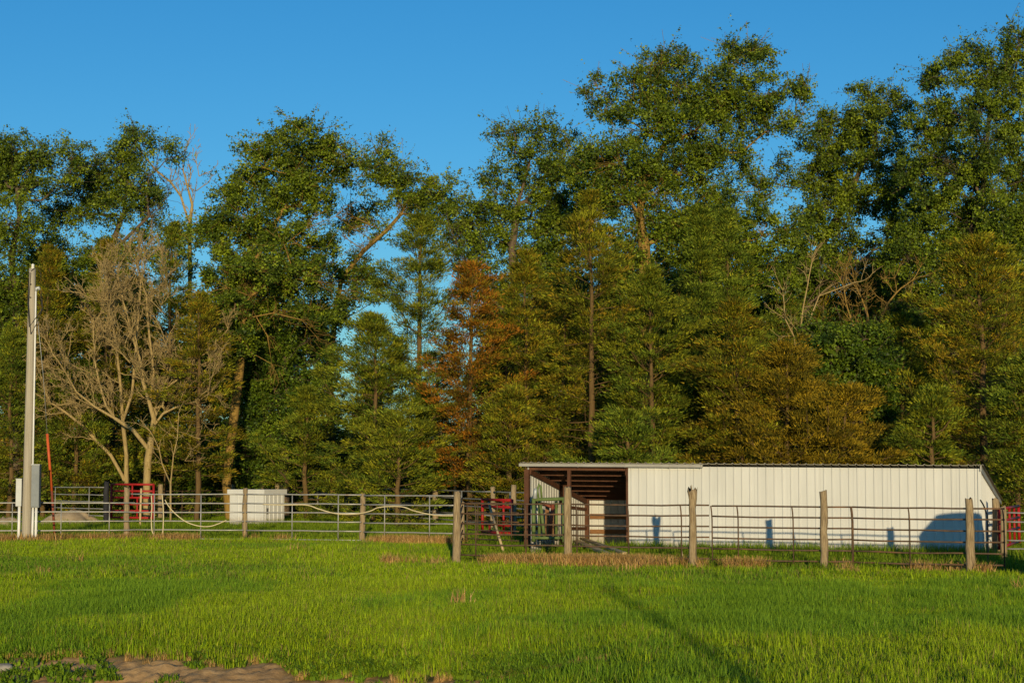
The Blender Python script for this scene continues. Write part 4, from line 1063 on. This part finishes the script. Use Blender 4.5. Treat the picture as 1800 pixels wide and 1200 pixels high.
# green cattle head gate standing in the bay mouth
gy = 51.2; gc = PX(966, gy)
root = thing('head_gate', 'green steel cattle head gate standing at the open bay', 'head gate', gc)
def gp(px, py, dy=0): v = P(px, py, gy + dy) - gc; return v
def bar(nm, a, b, r, mat): MB().tube([a, b], r, 8).build(nm, mat, root, True)
for px in (938, 991): bar('upright', gp(px, 952), gp(px, 876), .055, 'green_paint')
for px, dy in ((948, .5), (978, .5)): bar('upright', gp(px, 950, dy), gp(px, 880, dy), .045, 'green_paint')
bar('top_beam', gp(935, 878), gp(994, 876), .05, 'green_paint'); bar('bottom_beam', gp(935, 945), gp(994, 945), .04, 'green_paint')
bar('neck_bar', gp(957, 945, .2), gp(950, 885, .2), .05, 'green_paint'); bar('neck_bar', gp(966, 940, .2), gp(972, 884, .2), .05, 'brown_guard')
bar('neck_bar', gp(956, 885, .3), gp(975, 893, .3), .04, 'brown_guard')
MB().tube([gp(947, 876), gp(944, 862), gp(948, 850), gp(951, 856), gp(952, 876)], .035, 8).build('lever', 'green_paint', root, True)
MB().tube([gp(940, 876, -.05), gp(941, 862, -.05), gp(942, 858, -.05)], [.06, .055, .03], 8).build('spring_cap', 'grey_box', root, True)
MB().poly([gp(981, 942, .35), gp(990, 942, .35), gp(990, 884, .35), gp(981, 884, .35), gp(981, 942, .38), gp(990, 942, .38), gp(990, 884, .38), gp(981, 884, .38)],
          [(0, 1, 2, 3), (7, 6, 5, 4), (0, 4, 5, 1), (1, 5, 6, 2), (2, 6, 7, 3), (3, 7, 4, 0)]).build('side_sheet', 'grey_wood', root)
for px in (962, 973): 
    MB().beam(gp(px, 948, .9), gp(px, 884, .9), .12, .04, Vector((0, 1, 0))).build('plank', 'brown_beam', root)

pipe_panel('corral_panel', 'rusty pipe panel between the corner post and the steel shed corner', PX(822, 57.5), PX(921, 55.5), [.3, .58, .86, 1.14, 1.42], (.2, .55, .8), 'rust_pipe', .022, None, 76, ends=True)
# red gate bits left of the bay
red_gate('red pipe gate between the tall grey posts left of the shed', PX(848, 62.5), PX(900, 60.5), .35, 1.45, [.62, 1.22], [(.72, .35, 1.45), (.25, .35, .62)], r=.045)
a = P(886, 966, 52.0); b = P(859, 883, 55.5)
bs = Vector((a.x, a.y, 0)); tag(MB().tube([a - bs - Vector((0, 0, .1)), b - bs], .035, 8).build('leaning_pole', 'fresh_wood', None, True, bs), 'pale wooden pole leaning against the tall grey post', 'pole')

# planks lying on the ground in front of the bay
for i, (a, b, w, m, lb) in enumerate([((1012, 969), (1078, 990), .16, 'fresh_wood', 'short fresh plank lying slantwise in the dry grass'), ((1022, 967), (1098, 989), .12, 'fresh_wood', 'long fresh plank lying on the short one before the bay'),
                                      ((1030, 985), (1090, 988), .22, 'grey_wood', 'grey weathered board under the fresh planks')]):
    pa_, pb_ = PX(a[0], GY(a[1])), PX(b[0], GY(b[1])); z = (.22, .27, .10)[i]
    pa_.z = z + (.10 if i < 2 else 0); pb_.z = z - (.02 if i < 2 else 0)
    c = (pa_ + pb_) / 2; c.z = 0
    tag(MB().beam(pa_ - c, pb_ - c, w, .06, Vector((0, -.75, .66))).build('plank', m, None, False, c), lb, 'plank', 'boards lying in front of the bay')
for i, (px, py, tp, lb) in enumerate([(1199, 997, 968, 'short pale reed stalk beside the splintered post')]):
    b = PX(px, GY(py)); tag(MB().tube([(0, 0, -.05), (.02, 0, .2), (-.01, 0, .5)], .012, 5).build('stalk', 'hose', None, True, b), lb, 'stalk')

# right edge: posts, red gate, rails beyond the knotty post
wood_post('fence_post', 'stout grey post behind the knotty post at the shed end', 1752, 49.6, 876, .21, group=None, seed=81)
wood_post('fence_post', 'short grey post beside the red gate at the shed end', 1765, 48.6, 889, .18, group=None, seed=82)
red_gate('red pipe gate slanting away behind the short grey post', PX(1758, 49.2), PX(1792, 54.0), .35, 1.38, [.75, 1.05], [(.25, .35, 1.38), (.5, .35, 1.38), (.75, .35, 1.38)], r=.04)
pipe_panel('corral_panel', 'galvanized panel leading right from the short grey post', PX(1768, 48.6), PX(1850, 48.0), [.35, .58, .82, 1.06, 1.30], (.5,), 'galv', .022, None, 95, ends=False)
kb = PX(1730, 45.2)
cord('bent_wire', 'dark bent rod hooked behind the knotty post', [P(1723, 878, 45.2), P(1729, 888, 45.2), P(1733, 900, 45.2), P(1736, 914, 45.2), PX(1737, 45.2, .0)], .018, 'rust_pipe', 'rod')

# things outside the picture whose shadows fall into it
tb = PX(1815, 39.8) + Vector((.05, 0, 0))
k = 39.8
c = S0 + U * 12.0; tx = 12.20 + .058 * 9.4
root = thing('water_tank', 'dark green upright water tank with sloping shoulders', 'water tank', (12.42, 39.2, 0))
MB().lathe([(.92, 0), (.94, .1), (.94, 1.98), (.56, 2.42), (.54, 2.46)], 28).build('body', 'tank_plastic', root, True)
MB().lathe([(.40, 2.46), (.40, 2.48), (.05, 2.50)], 20).build('lid', 'tank_plastic', root, True)
for z in (.5, 1.0, 1.5): MB().lathe([(.94, z - .04), (.965, z - .02), (.965, z + .02), (.94, z + .04)], 28).build('band', 'tank_plastic', root, True)
root = thing('utility_pole', 'slim weathered utility pole standing behind the track', 'utility pole', (4.1, -8.0, 0))
MB().tube([(0, 0, -.5), (0, 0, 5.6)], [.12, .075], 14).build('shaft', 'pole_wood', root, True)
MB().lathe([(.03, 5.6), (.06, 5.64), (.03, 5.7), (.05, 5.74), (.01, 5.78)], 12).build('insulator', 'white_pipe', root, True)

# ------------------------------------------------------------------ grass (uncountable: one object each, tufts placed by geometry nodes)
def tuft_mesh(name, seed, n, spread, h, w, pal, bendk=.35, flat=.0):
    rng = np.random.default_rng(seed); V = []; Cc = []
    for i in range(n):
        r = spread * math.sqrt(rng.random()); a = rng.uniform(0, 2 * PI)
        p = np.array([r * math.cos(a), r * math.sin(a), -.015])
        t = rng.uniform(0, 2 * PI); H = h * rng.uniform(.45, 1.15); ww = w * rng.uniform(.7, 1.3)
        bd = np.array([math.cos(t), math.sin(t), 0]) * H * bendk * rng.uniform(.2, 1.4)
        sd = np.array([-math.sin(t + rng.normal(0, .6)), math.cos(t), 0]) * ww / 2
        m = p + bd * .3 + np.array([0, 0, H * .55]); e = p + bd + np.array([0, 0, H * (1 - .25 * flat)])
        V.append([p - sd, p + sd, m + sd * .85, m - sd * .85]); V.append([m - sd * .85, m + sd * .85, e + sd * .12, e - sd * .12])
        a_, b_ = np.array(pal[0]), np.array(pal[1]); c = (a_ + (b_ - a_) * rng.random()) * rng.uniform(.55, 1.3)
        if len(pal) > 2 and rng.random() < pal[3]: c = np.array(pal[2]) * rng.uniform(.7, 1.2)
        Cc += [c, c * 1.06]
    me = quad_mesh(name, np.array(V), np.array(Cc)); me.materials.append(MAT['grass_blade']); return me

def scatter(name, label, cat, pts, variants, seed, scl=(.8, 1.25), zscale=None):
    """point mesh + geometry nodes that put one of the tuft meshes on every point"""
    rng = np.random.default_rng(seed); n = len(pts)
    me = bpy.data.meshes.new(name); me.vertices.add(n)
    P3 = np.column_stack([pts, ground_h(pts[:, 0], pts[:, 1])]).astype(np.float32)
    me.vertices.foreach_set('co', P3.ravel())
    a = me.attributes.new('rot', 'FLOAT', 'POINT'); a.data.foreach_set('value', rng.uniform(0, 2 * PI, n).astype(np.float32))
    s = rng.uniform(scl[0], scl[1], n)
    zs = s if zscale is None else s * zscale
    a = me.attributes.new('scl', 'FLOAT_VECTOR', 'POINT'); a.data.foreach_set('vector', np.column_stack([s, s, zs]).astype(np.float32).ravel())
    a = me.attributes.new('pick', 'INT', 'POINT'); 
    pk = np.clip((fbm(pts[:, 0] + 30, pts[:, 1] * .6, .35, 4) - .5) * 3.0 + .45 + rng.normal(0, .26, n), 0, .999)
    a.data.foreach_set('value', (pk * len(variants)).astype(np.int32))
    o = link(name, me); tag(o, label, cat, kind='stuff')
    ng = bpy.data.node_groups.new(name + '_nodes', 'GeometryNodeTree')
    ng.interface.new_socket('Geometry', in_out='INPUT', socket_type='NodeSocketGeometry')
    ng.interface.new_socket('Geometry', in_out='OUTPUT', socket_type='NodeSocketGeometry')
    N = ng.nodes; L = ng.links
    gi = N.new('NodeGroupInput'); go = N.new('NodeGroupOutput')
    g2i = N.new('GeometryNodeGeometryToInstance')
    for v in reversed(variants):
        ob = bpy.data.objects.new('tuft', v)
        oi = N.new('GeometryNodeObjectInfo'); oi.inputs['Object'].default_value = ob; oi.inputs['As Instance'].default_value = False
        L.new(oi.outputs['Geometry'], g2i.inputs[0])
    def attr(nm, dt):
        x = N.new('GeometryNodeInputNamedAttribute'); x.data_type = dt; x.inputs['Name'].default_value = nm; return x.outputs[0]
    cx = N.new('ShaderNodeCombineXYZ'); L.new(attr('rot', 'FLOAT'), cx.inputs[2])
    iop = N.new('GeometryNodeInstanceOnPoints')
    L.new(gi.outputs[0], iop.inputs['Points']); L.new(g2i.outputs[0], iop.inputs['Instance'])
    iop.inputs['Pick Instance'].default_value = True
    L.new(attr('pick', 'INT'), iop.inputs['Instance Index']); L.new(cx.outputs[0], iop.inputs['Rotation']); L.new(attr('scl', 'FLOAT_VECTOR'), iop.inputs['Scale'])
    L.new(iop.outputs[0], go.inputs[0])
    md = o.modifiers.new('tufts', 'NODES'); md.node_group = ng
    return o

G1 = ((.220, .355, .008), (.395, .510, .012), (.34, .27, .08), .09)
G2 = ((.130, .262, .014), (.245, .380, .020), (.30, .24, .07), .07)
G3 = ((.135, .225, .010), (.240, .330, .014), (.22, .16, .06), .05)
DRY = ((.46, .27, .08), (.66, .43, .17), (.20, .20, .02), .12)
WEED = ((.11, .21, .012), (.20, .30, .016))
field_v = [tuft_mesh('tuft', 100 + i, 56, .17, .172, .0085, G1 if i > 2 else G2, .45) for i in range(7)]
far_v = [tuft_mesh('tuft', 120 + i, 40, .24, .175, .015, G1 if i > 1 else G2, .45) for i in range(6)]
tall_v = [tuft_mesh('tuft', 140 + i, 34, .18, .34, .016, G3, .4) for i in range(5)]
dry_v = [tuft_mesh('tuft', 160 + i, 44, .20, .26, .014, DRY, .6, .2) for i in range(4)]
weed_v = [tuft_mesh('tuft', 180 + i, 40, .14, .11, .030, WEED, .9, .5) for i in range(4)]
rg = np.random.default_rng(77)
def cloud(n, y0, y1, margin=.8):
    """points spread evenly over the strip of ground the camera can see, with a margin to each side"""
    y = np.sqrt(rg.uniform(y0 ** 2, y1 ** 2, n)); x = rg.uniform(-1, 1, n) * (.30 * y + margin); return np.column_stack([x, y])
def keep(p, dens): return p[rg.random(len(p)) < dens]
def fence_y(x):
    """distance of the fence line as a function of x (right fence, then left fence)"""
    return np.where(x > -1.5, 46.9 - .40 * np.clip(x + 1.4, 0, 20), 61.5)
# near field
p = cloud(25000, 18.5, 38); d = 1 - np.clip(bare_mask(p[:, 0], p[:, 1]) * 1.06 - .10 + sstep(25.4, 24.0, p[:, 1] - .5 * fbm(p[:, 0], p[:, 1], .7) + .25 * np.clip(p[:, 0], -5, 3)) * .7, 0, 1)
hv = (.45 + 1.0 * fbm(p[:, 0], p[:, 1], .8, 4)) * rg.uniform(.7, 1.25, len(p))
msk = rg.random(len(p)) < d; p = p[msk]; hv = hv[msk]
scatter('field_grass', 'lush green pasture grass in the foreground', 'grass', p, field_v, 1, zscale=hv)
p = cloud(22000, 37, 63, 1.5); p = p[p[:, 1] < fence_y(p[:, 0]) + .6]
p = p[rg.random(len(p)) > .8 * sstep(1.5, .2, np.abs(p[:, 1] - fence_y(p[:, 0]) + .2)) * sstep(.48, .6, fbm(p[:, 0], p[:, 1], .9, 3))]
hv = (.45 + .9 * fbm(p[:, 0], p[:, 1], .6, 4)) * rg.uniform(.65, 1.3, len(p))
scatter('far_field_grass', 'green pasture grass running up to the fences', 'grass', p, far_v, 2, zscale=hv)
# pens and ground beneath the trees, taller and rougher
def in_shed(q):
    r = q - np.array([S0.x, S0.y]); s = r[:, 0] * U.x + r[:, 1] * U.y; dd = r[:, 0] * W.x + r[:, 1] * W.y
    return (s > -.05) & (s < LEN + .06) & (dd > -.12) & (dd < DEP + .1)
def in_bay(q):
    r = q - np.array([S0.x, S0.y]); s = r[:, 0] * U.x + r[:, 1] * U.y; dd = r[:, 0] * W.x + r[:, 1] * W.y
    return (s > .2) & (s < OPEN - .1) & (dd > -.12) & (dd < 3.2)
p = cloud(26000, 43, 112, 2); p = p[p[:, 1] > fence_y(p[:, 0]) + .2]; p = p[~in_shed(p) | in_bay(p)]
hv = .45 + .75 * fbm(p[:, 0], p[:, 1], .4, 3)
scatter('pen_grass', 'rough green grass inside the pens', 'grass', p, tall_v, 3, zscale=hv)
# tall weeds along the shed wall
t = rg.uniform(OPEN - .3, LEN + .3, 420); dd = -.10 - np.abs(rg.normal(0, .45, 420))
p = np.column_stack([S0.x + U.x * t + W.x * dd, S0.y + U.y * t + W.y * dd])
scatter('wall_weeds', 'tall green weeds along the foot of the shed wall', 'weeds', p, tall_v, 4, (.9, 1.5))
# dry grass along the fence foot
def along(pts, n, sd):
    pts = np.array(pts); k = rg.integers(0, len(pts) - 1, n); u = rg.random((n, 1)); q = pts[k] + (pts[k + 1] - pts[k]) * u; return q + rg.normal(0, sd, (n, 2))
fr = [tuple(rpt(px))[:2] for px in (803, 998, 1218, 1449, 1706)]
fl = [tuple(lpt(px))[:2] for px in (-40, 222, 430, 637, 800)]
q = np.concatenate([along(fr, 1500, .35) - np.array([0, .3]), along(fl, 900, .35) - np.array([0, .25]), along([(.8, 45.6), (5.0, 44.4)], 700, .3)])
q = q[rg.random(len(q)) < sstep(.46, .60, fbm(q[:, 0], q[:, 1], .9, 3) + np.where(np.abs(q[:, 0] - 1.8) < 2.9, .04, -.10))]
px_ = cloud(14, 30, 58); px_ = px_[rg.random(len(px_)) < .6]
cl = np.concatenate([c + rg.normal(0, .35, (5, 2)) for c in [(-3.2, 47)]])
te = cloud(9000, 21, 27); bm_ = bare_mask(te[:, 0], te[:, 1]); te = te[(bm_ > .04) & (bm_ < .75) & (rg.random(len(te)) < .4)]
scatter('straw', 'short tan straw fringing the bare dirt track', 'straw', te, dry_v, 9, (.25, .5))
scatter('dry_grass', 'tan dry grass clumps along the fence foot', 'dry grass', np.concatenate([q, px_, cl]), dry_v, 5, (1.0, 1.5))
# low broad weeds on the track edge
p = cloud(9000, 19.5, 27.0); m = 1 - .86 * sstep(.05, .8, bare_mask(p[:, 0], p[:, 1]))
m = m * sstep(26.8, 25.0, p[:, 1]) * sstep(.38, .6, fbm(p[:, 0] - 9, p[:, 1], 1.1, 3) + .08)
p = p[rg.random(len(p)) < m]
scatter('track_weeds', 'low bright green weeds creeping over the dirt track', 'weeds', p, weed_v, 6)
# brush closing the view under the trees
bp = []
for px in range(-60, 1880, 56):
    for row in range(3):
        p_ = px + rg.uniform(-25, 25) + 20 * row
        if 700 < p_ < 840 and row < 2: continue
        bp.append(tuple(PX(p_, 97 + 8 * row + rg.uniform(-3, 3)))[:2])
scatter('undergrowth', 'dense leafy brush in the shade under the windbreak', 'brush', np.array(bp), protos, 8, (1.0, 1.7))
# stones on the track
for i, (px, py, r) in enumerate([(8, 1163, .13)]):
    b = PX(px, 25.0); b.z = float(ground_h(b.x, b.y)); rs = random.Random(i)
    mb = MB(); 
    for k in range(5):
        pass
    mb.lathe([(r * .5, -.02), (r, r * .15), (r * .95, r * .4), (r * .55, r * .68), (r * .1, r * .72)], 9)
    mb.v = [(x * rs.uniform(.85, 1.2), y * rs.uniform(.8, 1.1), z * rs.uniform(.9, 1.1)) for x, y, z in mb.v]
    tag(mb.build('stone', 'stone', None, True, b), 'pale grey stone lying on the bare dirt track', 'stone')
